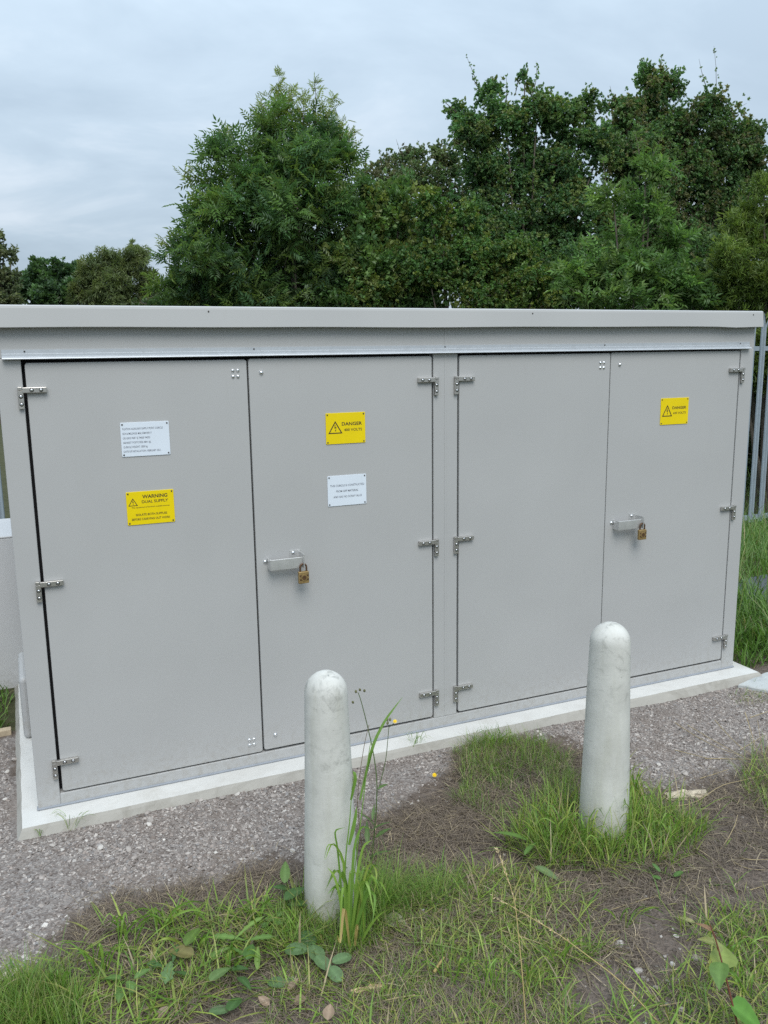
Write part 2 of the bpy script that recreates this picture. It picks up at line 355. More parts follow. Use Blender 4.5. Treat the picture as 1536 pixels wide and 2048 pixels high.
def ground_mat():
    m, t, b, o = mat_new('ground_earth_and_gravel'); v = coords(t)
    def A(n): a = t.nodes.new('ShaderNodeAttribute'); a.attribute_name = n; return a.outputs['Fac']
    vo = t.nodes.new('ShaderNodeTexVoronoi'); vo.inputs['Scale'].default_value = 120; t.links.new(v, vo.inputs['Vector'])
    gcol = ramp(t, vo.outputs['Color'], [(0.1, (0.13, 0.110, 0.100)), (0.5, (0.22, 0.195, 0.180)), (0.9, (0.32, 0.295, 0.275))])
    fines = ramp(t, noise(t, 5, 5, vec=v), [(0.45, (0, 0, 0)), (0.7, (0.7, 0.7, 0.7))])
    gcol = mixc(t, fines, gcol, (0.20, 0.165, 0.142))
    ecol = ramp(t, noise(t, 26, 7, 0.7, vec=v), [(0.3, (0.085, 0.066, 0.053)), (0.55, (0.145, 0.118, 0.10)), (0.75, (0.21, 0.178, 0.155))])
    scol = ramp(t, noise(t, 12, 6, 0.7, vec=v), [(0.3, (0.045, 0.05, 0.022)), (0.7, (0.085, 0.085, 0.045))])
    cx = mixc(t, A('grassy'), mixc(t, A('gravel'), ecol, gcol), scol)
    t.links.new(cx, b.inputs['Base Color']); b.inputs['Roughness'].default_value = 0.95; b.inputs['Specular IOR Level'].default_value = 0.15
    ad = t.nodes.new('ShaderNodeMath'); ad.operation = 'ADD'; t.links.new(vo.outputs['Distance'], ad.inputs[0]); t.links.new(noise(t, 60, 6, 0.7, vec=v), ad.inputs[1])
    bump(t, b, ad.outputs[0], 0.7, 0.008)
    return m
M['ground'] = ground_mat()
g = obj('ground', np_mesh('ground', V, [Q], M['ground'], smooth=True, attrs={'gravel': gm, 'grassy': grassy})); g['kind'] = 'structure'

# ================================================================ the supply cabinet
Z0 = 0.09                                   # underside of the doors
XL, XR = -0.078, 3.13
XD = [(0.0, 0.735), (0.735, 1.467), (1.581, 2.316), (2.316, 3.0495)]
ZT = Z0 + 1.5
ZB = 0.039
DEPTH = 1.2
cab = empty('supply_cabinet', (0, 0, ZB))
tag(cab, 'long grey four-door electrical supply cabinet on a pale concrete plinth', 'cabinet')
OFF = np.array([0, 0, -ZB])
def child(name, me, parent, loc=(0, 0, 0), rot=None):
    o = obj(name, me, parent, loc, rot); return o
bm = bmesh.new()                            # carcass behind the doors and the face frame round them
add_box(bm, XL + 0.004, XR - 0.004, 0.05, DEPTH, 0.0, 1.695 - ZB, 0.004)
bmesh.ops.recalc_face_normals(bm, faces=bm.faces); child('carcass', bm_mesh('carcass', bm, M['panel']), cab)
child('gap_shade_sheet', box_mesh('gap_shade_sheet', (XL + 0.02, XR - 0.02, 0.036, 0.0505, 0.02, ZT - ZB + 0.02), M['dark']), cab)  # black sheet added behind the doors, paints the shade seen through their gaps
def frame_bar(name, x0, x1, z0, z1, y0=0.0, y1=0.05): return child(name, box_mesh(name, (x0, x1, y0, y1, z0 - ZB, z1 - ZB), M['panel'], 0.003), cab)
G_ = 0.0035
frame_bar('frame_stile', XL, -G_, ZB, ZT + 0.004)
frame_bar('frame_stile', 1.467 + G_, 1.581 - G_, Z0 - 0.004, ZT + 0.004)
frame_bar('frame_stile', 3.0495 + G_, XR, ZB, ZT + 0.004)
frame_bar('frame_rail', -G_, 3.0495 + G_, ZB, Z0 - 0.004)
frame_bar('fascia', XL, XR, ZT + 0.0045, 1.70)
# faint joint down the central stile
child('joint_strip', box_mesh('joint_strip', (1.519, 1.527, -0.0012, 0.003, Z0 - ZB, 1.69 - ZB), M['panel'], 0.0005), cab)
# roof: a shallow lid with a turned-down rim, its lower edge slightly uneven
def roof():
    nX = 60; xs = np.linspace(XL - 0.03, XR + 0.012, nX); prof = [(DEPTH + 0.03, 1.692), (DEPTH + 0.03, 1.75), (DEPTH + 0.015, 1.7615), (-0.022, 1.7615), (-0.0285, 1.758), (-0.030, 1.751), (-0.034, 1.692), (-0.026, 1.6905)]
    P = np.array(prof); Vv = np.zeros((nX, len(P), 3)); Vv[:, :, 0] = xs[:, None]; Vv[:, :, 1] = P[:, 0]; Vv[:, :, 2] = P[:, 1] - ZB
    wob = 0.0008 * np.sin(xs * 3.1 + 0.4) + 0.0008 * np.sin(xs * 7.7) - 0.003 * np.exp(-((xs - 2.98) / 0.07) ** 2)
    Vv[:, -2:, 2] += wob[:, None]; Vv[:, -2:, 1] += 0.5 * wob[:, None] - 0.001
    k = len(P); i = np.arange(nX - 1)[:, None]; j = np.arange(k)
    Qs = np.stack([i * k + j, i * k + (j + 1) % k, (i + 1) * k + (j + 1) % k, (i + 1) * k + j], -1).reshape(-1, 4)
    c0 = np.arange(k)[::-1][None]; c1 = (np.arange(k) + (nX - 1) * k)[None]
    me = np_mesh('roof', Vv.reshape(-1, 3), [Qs, c0, c1], M['lid']); return me
roof_o = child('roof', roof(), cab)
scr_me = lathe('screw', [(0.0, 0.004), (0.0026, 0.0036), (0.0042, 0.0018), (0.0046, 0.0)], M['zinc'], 10, 'y')
sdark_me = lathe('screw', [(0.0, 0.0022), (0.0022, 0.0018), (0.0030, 0.0)], M['screwhead'], 10, 'y')
for x in (0.6, XR - 0.05, 1.9): child('screw', sdark_me, roof_o, (x, -0.0312, 1.744 - ZB))
# drip rail
def rail():
    P = np.array([(0.0, 1.623), (-0.003, 1.623), (-0.003, 1.611), (-0.006, 1.609), (-0.006, 1.602), (-0.018, 1.5975), (-0.020, 1.594), (-0.016, 1.592), (-0.004, 1.5965), (0.0, 1.5975)])
    xs = [-0.058, 3.098]; k = len(P); Vv = np.array([[(x, a, b - ZB) for a, b in P] for x in xs]).reshape(-1, 3)
    j = np.arange(k); Qs = np.stack([j, (j + 1) % k, (j + 1) % k + k, j + k], -1)
    return np_mesh('drip_rail', Vv, [Qs, np.arange(k)[::-1][None], (np.arange(k) + k)[None]], M['alu'])
rl = child('drip_rail', rail(), cab, (0, -0.0005, 0))
for x in (0.01, 0.76, 1.52, 2.28, 3.04): child('screw', sdark_me, rl, (x, -0.003, 1.617 - ZB))
# bead of sealant under the cabinet
child('sealant_bead', box_mesh('sealant_bead', (XL - 0.004, XR + 0.003, -0.006, 0.02, 0.0, 0.008), M['seal'], 0.003), cab)
# cover over the cable entry low on the end wall
bm = bmesh.new(); add_box(bm, XL - 0.036, XL + 0.002, 0.62, 0.98, 0.0, 0.27, 0.02, 4); bmesh.ops.recalc_face_normals(bm, faces=bm.faces)
child('cable_cover', bm_mesh('cable_cover', bm, M['panel']), cab)

# doors with rounded corners
def rounded_prism(name, x0, x1, z0, z1, y0, y1, r, mat, ch=0.0025, n=5):
    pts = []
    for cx, cz, a0 in ((x1 - r, z1 - r, 0), (x0 + r, z1 - r, 90), (x0 + r, z0 + r, 180), (x1 - r, z0 + r, 270)):
        for k in range(n + 1):
            a = math.radians(a0 + 90 * k / n); pts.append((cx, cz, math.cos(a), math.sin(a)))
    P = np.array(pts); rings = []
    for y, d in ((y1, 0.0), (y0 + ch, 0.0), (y0 + ch * 0.3, ch * 0.3), (y0, ch)):
        rr = r - d; rings.append(np.stack([P[:, 0] + rr * P[:, 2], np.full(len(P), y), P[:, 1] + rr * P[:, 3]], -1))
    k = len(P); Vv = np.concatenate(rings); i = np.arange(3)[:, None] * k; j = np.arange(k)
    Qs = np.stack([i + j, i + (j + 1) % k, i + k + (j + 1) % k, i + k + j], -1).reshape(-1, 4)[:, ::-1]
    return np_mesh(name, Vv, [Qs, (np.arange(k) + 3 * k)[None][:, ::-1], np.arange(k)[None]], mat)
GAPS = [(0.0065, 0.003), (0.003, 0.0035), (0.0035, 0.002), (0.002, 0.003)]
TOPG = [0.009, 0.007, 0.007, 0.005]; BOTG = [0.002, 0.006, 0.004, 0.005]
YD = [-0.001, -0.002, -0.0015, -0.0005]
doors = []
for k, (a, b) in enumerate(XD):
    d = child('door', rounded_prism('door', a + GAPS[k][0], b - GAPS[k][1], Z0 + BOTG[k] - ZB, ZT - TOPG[k] - ZB, YD[k], 0.034, 0.010, M['panel']), cab)
    doors.append(d)
rv_me = lathe('rivet', [(0.0, 0.0052), (0.003, 0.0048), (0.0058, 0.0028), (0.0068, 0.0)], M['rivet'], 14, 'y')
rv_big = lathe('rivet', [(0.0, 0.007), (0.004, 0.0064), (0.0072, 0.0035), (0.0082, 0.0)], M['rivet'], 14, 'y')
for k, xr in ((0, 0.735), (2, 2.316)):
    for zc in (1.533, 0.139):
        for dx in (-0.054, -0.036):
            for dz in (-0.0105, 0.0105): child('rivet', rv_me, doors[k], (xr + dx, YD[k], zc + dz - ZB))
for k, xl in ((1, 0.735), (3, 2.316)):
    for zc in (1.534, 0.152): child('rivet', rv_big, doors[k], (xl + 0.048, YD[k], zc - ZB))
# hinges: an arm on the door and an angled leaf on the frame
def hinge_parts():
    bm = bmesh.new(); add_box(bm, -0.010, 0.064, -0.013, 0.0, -0.009, 0.009, 0.0018); bmesh.ops.recalc_face_normals(bm, faces=bm.faces)
    arm = bm_mesh('arm', bm, M['zinc'])
    bm = bmesh.new(); add_box(bm, -0.024, -0.0075, -0.010, 0.0, -0.060, -0.0005, 0.0015); add_box(bm, -0.024, -0.0105, -0.0125, 0.0, 0.0, 0.011, 0.0015); bmesh.ops.recalc_face_normals(bm, faces=bm.faces)
    leaf = bm_mesh('leaf_plate', bm, M['zinc'])
    ring = lathe('screw', [(0.0, 0.0015), (0.003, 0.0018), (0.0042, 0.0008), (0.0045, 0.0)], M['rivet'], 12, 'y')
    seat = lathe('screw_recess', [(0.0, 0.0004), (0.0066, 0.0004), (0.0066, 0.0)], M['screwhead'], 14, 'y')
    return arm, leaf, ring, seat
H_arm, H_leaf, H_ring, H_seat = hinge_parts()
def hinge(x, z, flip):
    h = empty('hinge', (x, -0.0025, z - ZB)); h.parent = cab
    if flip:
        h.scale = (-1, 1, 1)
    child('arm', H_arm, h); child('leaf_plate', H_leaf, h)
    for px_, pz_, yy in ((0.018, 0.0, -0.013), (0.046, 0.0, -0.013), (-0.0155, -0.020, -0.010), (-0.0155, -0.045, -0.010)):
        s = child('screw', H_seat, h, (px_, yy - 0.0001, pz_)); child('screw', H_ring, h, (px_, yy - 0.0005, pz_))
for zc in (1.495, 0.850, 0.207):
    hinge(0.003, zc, False); hinge(1.467 - 0.003, zc - 0.003, True); hinge(1.581 + 0.003, zc - 0.002, False); hinge(3.0495 - 0.003, zc + 0.003, True)
# hasps
def hasp(k, xl):
    x0 = xl + 0.043; y = YD[k]
    bm = bmesh.new()
    add_box(bm, 0.0, 0.128, -0.042, -0.036, -0.0205, 0.0205, 0.0015)
    add_box(bm, 0.0, 0.006, -0.0358, 0.0, -0.0205, 0.0205, 0.001)
    bmesh.ops.recalc_face_normals(bm, faces=bm.faces)
    hh = child('hasp', bm_mesh('hasp', bm, M['steel']), doors[k], (x0, y, 0.834 - ZB))
    bm = bmesh.new()
    add_box(bm, 0.088, 0.128, -0.003, 0.0, -0.006, 0.040, 0.0008)
    add_box(bm, 0.124, 0.128, -0.056, -0.0031, -0.020, 0.034, 0.001)
    bmesh.ops.recalc_face_normals(bm, faces=bm.faces)
    child('staple', bm_mesh('staple', bm, M['steel']), doors[k], (x0, y, 0.834 - ZB))
    child('pivot_bolt', rv_big, doors[k], (x0 - 0.008, y, 0.842 - ZB)); child('bolt', rv_me, doors[k], (x0 + 0.1, y - 0.003, 0.865 - ZB))
hasp(1, 0.735); hasp(3, 2.316)
# padlocks
def padlock(loc, label, rz):
    t = empty('padlock', loc, rz); tag(t, label, 'padlock', 'brass padlocks on the cabinet hasps')
    bm = bmesh.new(); add_box(bm, -0.020, 0.020, -0.0075, 0.0075, 0.0, 0.046, 0.003, 2); bmesh.ops.recalc_face_normals(bm, faces=bm.faces)
    child('body', bm_mesh('body', bm, M['brass']), t)
    bm = bmesh.new()
    add_box(bm, -0.0175, 0.0175, -0.0082, -0.0076, 0.012, 0.019, 0.0002, 1)
    add_box(bm, -0.0175, 0.0175, -0.0082, -0.0076, 0.027, 0.034, 0.0002, 1); bmesh.ops.recalc_face_normals(bm, faces=bm.faces)
    child('emblem_bars', bm_mesh('emblem_bars', bm, M['brown']), t)
    child('emblem_ring', lathe('emblem_ring', [(0.013, 0.0), (0.0125, 0.0012), (0.0, 0.0012)], M['brass'], 22, 'y', False), t, (0.0, -0.0083, 0.023))
    child('emblem_disc', lathe('emblem_disc', [(0.0085, 0.0), (0.0083, 0.0008), (0.0, 0.0008)], M['brown'], 20, 'y', False), t, (0.0, -0.0096, 0.023))
    a = np.linspace(0, np.pi, 12); P = [(-0.0125, 0, 0.04), (-0.0125, 0, 0.058)] + [(-0.0125 * math.cos(q), 0, 0.060 + 0.014 * math.sin(q)) for q in a] + [(0.0125, 0, 0.058), (0.0125, 0, 0.04)]
    Vv, Qs = tube_arrays(P, 0.0036, 8); child('shackle', np_mesh('shackle', Vv, [Qs], M['brown'], smooth=True), t)
padlock((0.902, -0.050, 0.755), 'brass padlock hanging near the flowering weed, below the white three-line plate', 0.05)
padlock((2.483, -0.050, 0.763), 'brass padlock on the door bearing only one yellow plate', 0.0)

# ---------------------------------------------------------------- sign plates
def text_mesh(body, bold=0.0):
    cu = bpy.data.curves.new('txt', 'FONT'); cu.body = body; cu.align_x = 'LEFT'; cu.resolution_u = 3; cu.offset = bold
    o = bpy.data.objects.new('txt', cu); COL.objects.link(o); bpy.context.view_layer.update()
    me = bpy.data.meshes.new_from_object(o.evaluated_get(bpy.context.evaluated_depsgraph_get()))
    co = np.zeros(len(me.vertices) * 3); me.vertices.foreach_get('co', co); co = co.reshape(-1, 3)
    F = [tuple(p.vertices) for p in me.polygons]
    bpy.data.objects.remove(o); bpy.data.curves.remove(cu); bpy.data.meshes.remove(me); return co, F
def sign(loc, w_, h_, mat, label, group, lines_, tri=None, ink='ink', tilt=0.0):
    t = empty('sign', loc); t.rotation_euler = (0, tilt, 0); tag(t, label, 'sign', group)
    child('plate', rounded_prism('plate', 0, w_, 0, h_, -0.0022, 0.0, 0.003, mat, 0.0006, 3), t)
    Vs, Fs, n = [], [], 0
    for body, x0, x1, yc, cap in lines_:
        co, F = text_mesh(body, 0.022 if cap > 0.09 else 0.012 if ink == 'ink' else 0.006); mn, mx_ = co.min(0), co.max(0)
        sx = (x1 - x0) * w_ / (mx_[0] - mn[0]); sz = cap * h_ / 0.70
        P = np.stack([x0 * w_ + (co[:, 0] - mn[0]) * sx, np.full(len(co), -0.00245), (1 - yc) * h_ + (co[:, 1] - 0.35) * sz], -1)
        Vs.append(P); Fs += [tuple(i + n for i in f) for f in F]; n += len(P)
    me = bpy.data.meshes.new('lettering'); me.from_pydata(np.concatenate(Vs).tolist(), [], Fs); me.materials.append(M[ink]); child('lettering', me, t)
    if tri:
        cx, z0, wd, ht = tri; wd *= w_; ht *= h_; cx *= w_; zb = (1 - z0) * h_ - ht
        bm = bmesh.new(); y = -0.0025
        o3 = [(-wd / 2, 0), (wd / 2, 0), (0, ht)]; k = 0.76; cyy = ht / 3
        i3 = [(a * k, cyy + (b - cyy) * k) for a, b in o3]
        ov = [bm.verts.new((cx + a, y, zb + b)) for a, b in o3]; iv = [bm.verts.new((cx + a, y, zb + b)) for a, b in i3]
        for q in range(3): bm.faces.new((ov[q], ov[(q + 1) % 3], iv[(q + 1) % 3], iv[q]))
        s = ht
        for pg in ([(-0.05, 0.68), (0.02, 0.70), (-0.005, 0.50), (0.09, 0.54), (0.06, 0.45), (-0.07, 0.40)], [(0.09, 0.54), (0.06, 0.45), (0.005, 0.26), (0.045, 0.27)], [(-0.03, 0.29), (0.075, 0.27), (0.01, 0.15)]):
            bm.faces.new([bm.verts.new((cx + a * s, y, zb + b * s)) for a, b in pg])
        child('warning_triangle', bm_mesh('warning_triangle', bm, M['ink']), t)
    m_ = 0.0065
    for sx, sz in ((m_, m_), (w_ - m_, m_), (m_, h_ - m_), (w_ - m_, h_ - m_)): child('screw', sdark_me, t, (sx, -0.0022, sz))
    return t
YELL = 'yellow warning plates on the cabinet doors'; WHT = 'white text plates on the cabinet doors'
sign((0.287, YD[0] - 0.0004, 1.261), 0.162, 0.116, M['white'], 'white plate with six lines of installation details', WHT,
     [('FLIXTON AUXILIARY SUPPLY POINT CUBICLE.', .04, .875, .185, .058), ('ELR & MILEAGE: MAJ 25M 0001Y', .04, .635, .32, .058), ('OS GRID REF: SJ 74000 94255', .04, .595, .455, .058),
      ('NEAREST POSTCODE: M41 6JL', .04, .61, .585, .058), ('CUBICLE WEIGHT: 2000 kg', .04, .53, .715, .058), ('DATE OF INSTALLATION: FEBRUARY 2021.', .04, .81, .845, .058)], ink='inkgrey')
sign((0.290, YD[0] - 0.0004, 1.023), 0.161, 0.116, M['yellow'], 'yellow plate reading WARNING DUAL SUPPLY under the white plate', YELL,
     [('WARNING', .335, .865, .16, .105), ('DUAL SUPPLY', .32, .875, .315, .085), ('This equipment is Fed from multiple sources', .10, .90, .475, .036), ('ISOLATE BOTH SUPPLIES', .18, .84, .70, .066), ('BEFORE CARRYING OUT WORK', .09, .90, .835, .066)],
     tri=(.135, .19, .20, .235))
sign((1.0215, YD[1] - 0.0004, 1.2635), 0.158, 0.116, M['yellow'], 'yellow DANGER 400 VOLTS plate above the white three-line plate', YELL,
     [('DANGER', .40, .915, .36, .105), ('400 VOLTS', .455, .915, .555, .085)], tri=(.235, .255, .36, .41))
sign((1.0225, YD[1] - 0.0004, 1.0275), 0.157, 0.116, M['white'], 'white plate with three lines saying cubicle has no scrap value', WHT,
     [('THIS CUBICLE IS CONSTRUCTED', .065, .945, .33, .068), ('FROM GRP MATERIAL', .215, .79, .515, .068), ('AND HAS NO SCRAP VALUE', .14, .88, .70, .068)], ink='inkgrey')
sign((2.597, YD[3] - 0.0004, 1.264), 0.158, 0.118, M['yellow'], 'yellow DANGER 650 VOLTS plate alone on its padlocked door', YELL,
     [('DANGER', .415, .915, .37, .10), ('650 VOLTS', .455, .905, .57, .08)], tri=(.235, .25, .36, .44))

# ---------------------------------------------------------------- plinth, slabs, edging
def plinth():
    def ring(x0, x1, y0, y1, z, jx=0.0):
        P = []
        nx_, ny_ = 60, 24
        for k in range(nx_): P.append((x0 + (x1 - x0) * k / nx_, y0))
        for k in range(ny_): P.append((x1, y0 + (y1 - y0) * k / ny_))
        for k in range(nx_): P.append((x1 - (x1 - x0) * k / nx_, y1))
        for k in range(ny_): P.append((x0, y1 - (y1 - y0) * k / ny_))
        P = np.array(P); n = len(P); r = np.random.default_rng(int(z * 1e4) % 977 + 5)
        P = P + jx * (r.random((n, 2)) - 0.5); return np.column_stack([P, np.full(n, z) + 0.35 * jx * (r.random(n) - 0.5)])
    rings = [ring(-0.16, 3.225, -0.132, DEPTH + 0.14, -0.10), ring(-0.155, 3.215, -0.128, DEPTH + 0.13, 0.0, 0.004), ring(-0.137, 3.198, -0.110, DEPTH + 0.11, 0.030, 0.005), ring(-0.131, 3.192, -0.103, DEPTH + 0.10, 0.039, 0.003)]
    n = len(rings[0]); Vv = np.concatenate(rings + [np.array([[1.5, 0.6, 0.039]])]); i = np.arange(3)[:, None] * n; j = np.arange(n)
    Qs = np.stack([i + j, i + (j + 1) % n, i + n + (j + 1) % n, i + n + j], -1).reshape(-1, 4)
    Ts = np.stack([3 * n + j, 3 * n + (j + 1) % n, np.full(n, 4 * n)], -1)
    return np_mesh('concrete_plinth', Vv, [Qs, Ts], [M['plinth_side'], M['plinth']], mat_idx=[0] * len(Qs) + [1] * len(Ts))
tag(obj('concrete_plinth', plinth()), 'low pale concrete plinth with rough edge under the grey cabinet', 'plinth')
def flat_slab(name, pts, z0, z1, mat, seed):
    r = np.random.default_rng(seed); P = []
    n = len(pts)
    for i in range(n):
        a, b = np.array(pts[i]), np.array(pts[(i + 1) % n])
        for k in range(6): P.append(a + (b - a) * k / 6 + (r.random(2) - 0.5) * 0.008)
    P = np.array(P); n = len(P); c = P.mean(0)
    rings = [np.column_stack([P, np.full(n, z0)]), np.column_stack([P, np.full(n, z1 - 0.005)]), np.column_stack([c + (P - c) * 0.985, np.full(n, z1)])]
    Vv = np.concatenate(rings + [np.array([[c[0], c[1], z1]])]); i = np.arange(2)[:, None] * n; j = np.arange(n)
    Qs = np.stack([i + j, i + (j + 1) % n, i + n + (j + 1) % n, i + n + j], -1).reshape(-1, 4); Ts = np.stack([2 * n + j, 2 * n + (j + 1) % n, np.full(n, 3 * n)], -1)
    return obj(name, np_mesh(name, Vv, [Qs, Ts], mat))
tag(flat_slab('paving_slab', [(3.02, -0.145), (3.12, -0.30), (3.72, -0.26), (3.60, -0.055), (3.24, -0.09)][::1], -0.05, 0.022, M['slab'], 3), 'chipped pale paving slab sunk in gravel at plinth corner', 'slab')
tag(flat_slab('stone_slab', [(3.98, 0.80), (4.10, 0.60), (4.7, 0.75), (4.6, 1.15), (4.15, 1.1)], -0.15, 0.07, M['darkslab'], 4), 'dark grey stone slab lying in long grass', 'slab')
tag(obj('edging_board', box_mesh('edging_board', (-3.0, -0.165, 0.765, 0.80, -0.10, 0.036), M['timber'], 0.003)), 'pale timber edging board between gravel and grass', 'edging board')
# second, lower cabinet standing behind
fp = empty('equipment_box', (-0.55, 1.34, -0.02)); tag(fp, 'low plain grey equipment box behind the end of the cabinet', 'box')
M['box'] = panel_mat('light_grey_box', (0.50, 0.50, 0.50))
child('body', box_mesh('body', (-0.75, 0.62, 0, 0.49, 0.02, 0.774), M['box'], 0.004), fp)
child('lid', box_mesh('lid', (-0.752, 0.622, -0.002, 0.492, 0.7743, 0.784), M['box'], 0.003), fp)

# ---------------------------------------------------------------- bollards
def bollard(loc, h, rt, rb, label, seed, rz):
    prof = [(rb * 1.01, -0.12), (rb, 0.0)]
    hs = h - rt * 1.05
    for k in range(1, 15):
        q = k / 14; prof.append((rb + (rt - rb) * q ** 0.9, hs * q))
    for k in range(1, 13):
        a = math.pi / 2 * k / 12; prof.append((max(rt * math.cos(a), 0.0004), hs + rt * 1.05 * math.sin(a)))
    me = lathe('bollard', prof, bollard_mat('bollard_concrete', seed), 40)
    co = np.zeros(len(me.vertices) * 3); me.vertices.foreach_get('co', co); co = co.reshape(-1, 3)
    th = np.arctan2(co[:, 1], co[:, 0]); k = 1 + 0.012 * np.sin(th * 2 + seed + co[:, 2] * 3) + 0.008 * np.sin(th * 3 - co[:, 2] * 9 + seed); co[:, :2] *= k[:, None]
    me.vertices.foreach_set('co', co.ravel()); me.update()
    o = obj('bollard', me, None, loc); o.rotation_euler = (0.0, 0.0, rz); return tag(o, label, 'bollard', 'white concrete bollards in front of the cabinet')
b1 = G(664, 1822); b2 = G(1206, 1666)
bollard((b1[0], b1[1], 0), 0.739, 0.0592, 0.0810, 'white concrete bollard with scuffed top beside the flowering weed', 1.3, 0.4)
bollard((b2[0], b2[1], 0), 0.740, 0.0635, 0.0840, 'white concrete bollard with clean top in a ring of long grass', 5.1, 1.9)
B1, B2 = (b1[0], b1[1]), (b2[0], b2[1])

# ---------------------------------------------------------------- palisade fence
FY = 4.2
fen = empty('palisade_fence', (0, FY, -0.45)); tag(fen, 'galvanised steel palisade fence with spiked pales behind the cabinet', 'fence')
def pale_mesh():
    xs = np.array([-0.036, -0.030, -0.014, 0.0, 0.014, 0.030, 0.036]); ys = np.array([0.0, -0.012, -0.012, 0.004, -0.012, -0.012, 0.0])
    tops = np.array([2.28, 2.36, 2.28, 2.42, 2.28, 2.36, 2.28]); th = 0.004; k = len(xs); Vv = []
    for dy in (0, th):
        for zsel in (0.05, 2.24, None):
            for i in range(k):
                zt = tops[i] if zsel is None else zsel; bend = (0.02 if zsel is None and i in (1, 5) else 0.0)
                Vv.append((xs[i] * (1 + (0.25 if zsel is None and i in (1, 5) else 0)), ys[i] + dy - bend, zt))
    F = []
    for s in (0, 1):
        o = s * 3 * k
        for r_ in range(2):
            for i in range(k - 1):
                q = (o + r_ * k + i, o + r_ * k + i + 1, o + (r_ + 1) * k + i + 1, o + (r_ + 1) * k + i); F.append(q if s == 0 else q[::-1])
    for r_ in range(2):
        for i in (0, k - 1):
            q = (r_ * k + i, (r_ + 1) * k + i, 3 * k + (r_ + 1) * k + i, 3 * k + r_ * k + i); F.append(q)
    for i in range(k - 1):
        F.append((2 * k + i, 2 * k + i + 1, 5 * k + i + 1, 5 * k + i))
    return np_mesh('pale', np.array(Vv), [np.array(F)], M['galv'])
PM = pale_mesh()
for k in range(92): child('pale', PM, fen, (-3.0 + 0.155 * k, 0, 0), (0, random.uniform(-.004, .004), 0))
for z in (0.10, 2.03):
    bm = bmesh.new(); add_box(bm, -3.2, 11.4, 0.006, 0.012, z - 0.025, z + 0.025, 0); add_box(bm, -3.2, 11.4, 0.0121, 0.052, z + 0.019, z + 0.025, 0); bmesh.ops.recalc_face_normals(bm, faces=bm.faces)
    child('rail', bm_mesh('rail', bm, M['galv']), fen)
post = box_mesh('post', (-0.05, 0.05, 0.055, 0.10, -0.3, 2.2), M['galv'], 0.002)
for k in range(6): child('post', post, fen, (-2.3 + 2.75 * k - 0.35, 0, 0))

# ================================================================ trees and hedge
def frames(D, N_):
    D = D / (np.linalg.norm(D, axis=1)[:, None] + 1e-9); S = np.cross(D, N_); S /= np.linalg.norm(S, axis=1)[:, None] + 1e-9
    return D, S, np.cross(S, D)
def leaf_tpl_diamond(L, W, droop):   # base, left, tip, right
    return np.array([(0, 0, 0), (L * 0.42, W / 2, 0.12 * W), (L, 0, -droop * L), (L * 0.42, -W / 2, 0.12 * W)]), np.array([(0, 3, 2), (0, 2, 1)])
def tpl_pinnate(rach=0.20, L=0.085, W=0.026, pairs=4):
    V_, T_ = [], []; n = 0
    def put(p, ang, l, w_):
        nonlocal n
        v, t = leaf_tpl_diamond(l, w_, 0.35); c, s = math.cos(ang), math.sin(ang)
        v = np.stack([v[:, 0] * c - v[:, 1] * s, v[:, 0] * s + v[:, 1] * c, v[:, 2]], -1) + p
        V_.append(v); T_.append(t + n); n += 4
    for k in range(pairs):
        t = 0.28 + 0.62 * k / max(pairs - 1, 1); p = np.array([rach * t, 0, -0.25 * rach * t * t]); l = L * (0.8 + 0.2 * math.sin(t * 3))
        put(p, math.radians(58), l, W); put(p, -math.radians(58), l, W)
    put(np.array([rach, 0, -0.25 * rach]), 0, L * 1.1, W * 1.1)
    return np.concatenate(V_), np.concatenate(T_)
def tpl_rosette(L=0.05, W=0.036, n_=7, seed=1, spread=0.03):
    r = np.random.default_rng(seed); V_, T_ = [], []
    for k in range(n_):
        v, t = leaf_tpl_diamond(L * r.uniform(.75, 1.15), W * r.uniform(.8, 1.1), 0.2); a = 2.4 * k + r.uniform(-.3, .3); b = r.uniform(-0.2, 0.9)
        Rm = np.array(Matrix.Rotation(a, 3, 'X') @ Matrix.Rotation(b, 3, 'Y') @ Matrix.Rotation(r.uniform(-1, 1), 3, 'X'))
        V_.append(v @ Rm.T + np.array([r.uniform(-.5, 1) * spread, r.uniform(-1, 1) * spread * .6, r.uniform(-1, 1) * spread * .6])); T_.append(t + 4 * k)
    return np.concatenate(V_), np.concatenate(T_)
TPL = dict(ash=tpl_pinnate(), elder=tpl_pinnate(0.16, 0.10, 0.036, 3), haw=tpl_rosette(0.040, 0.031, 9), broad=tpl_rosette(0.085, 0.06, 6, 2, 0.05), willow=tpl_rosette(0.075, 0.015, 10, 3, 0.05), bramble=tpl_rosette(0.07, 0.045, 5, 5, 0.04))
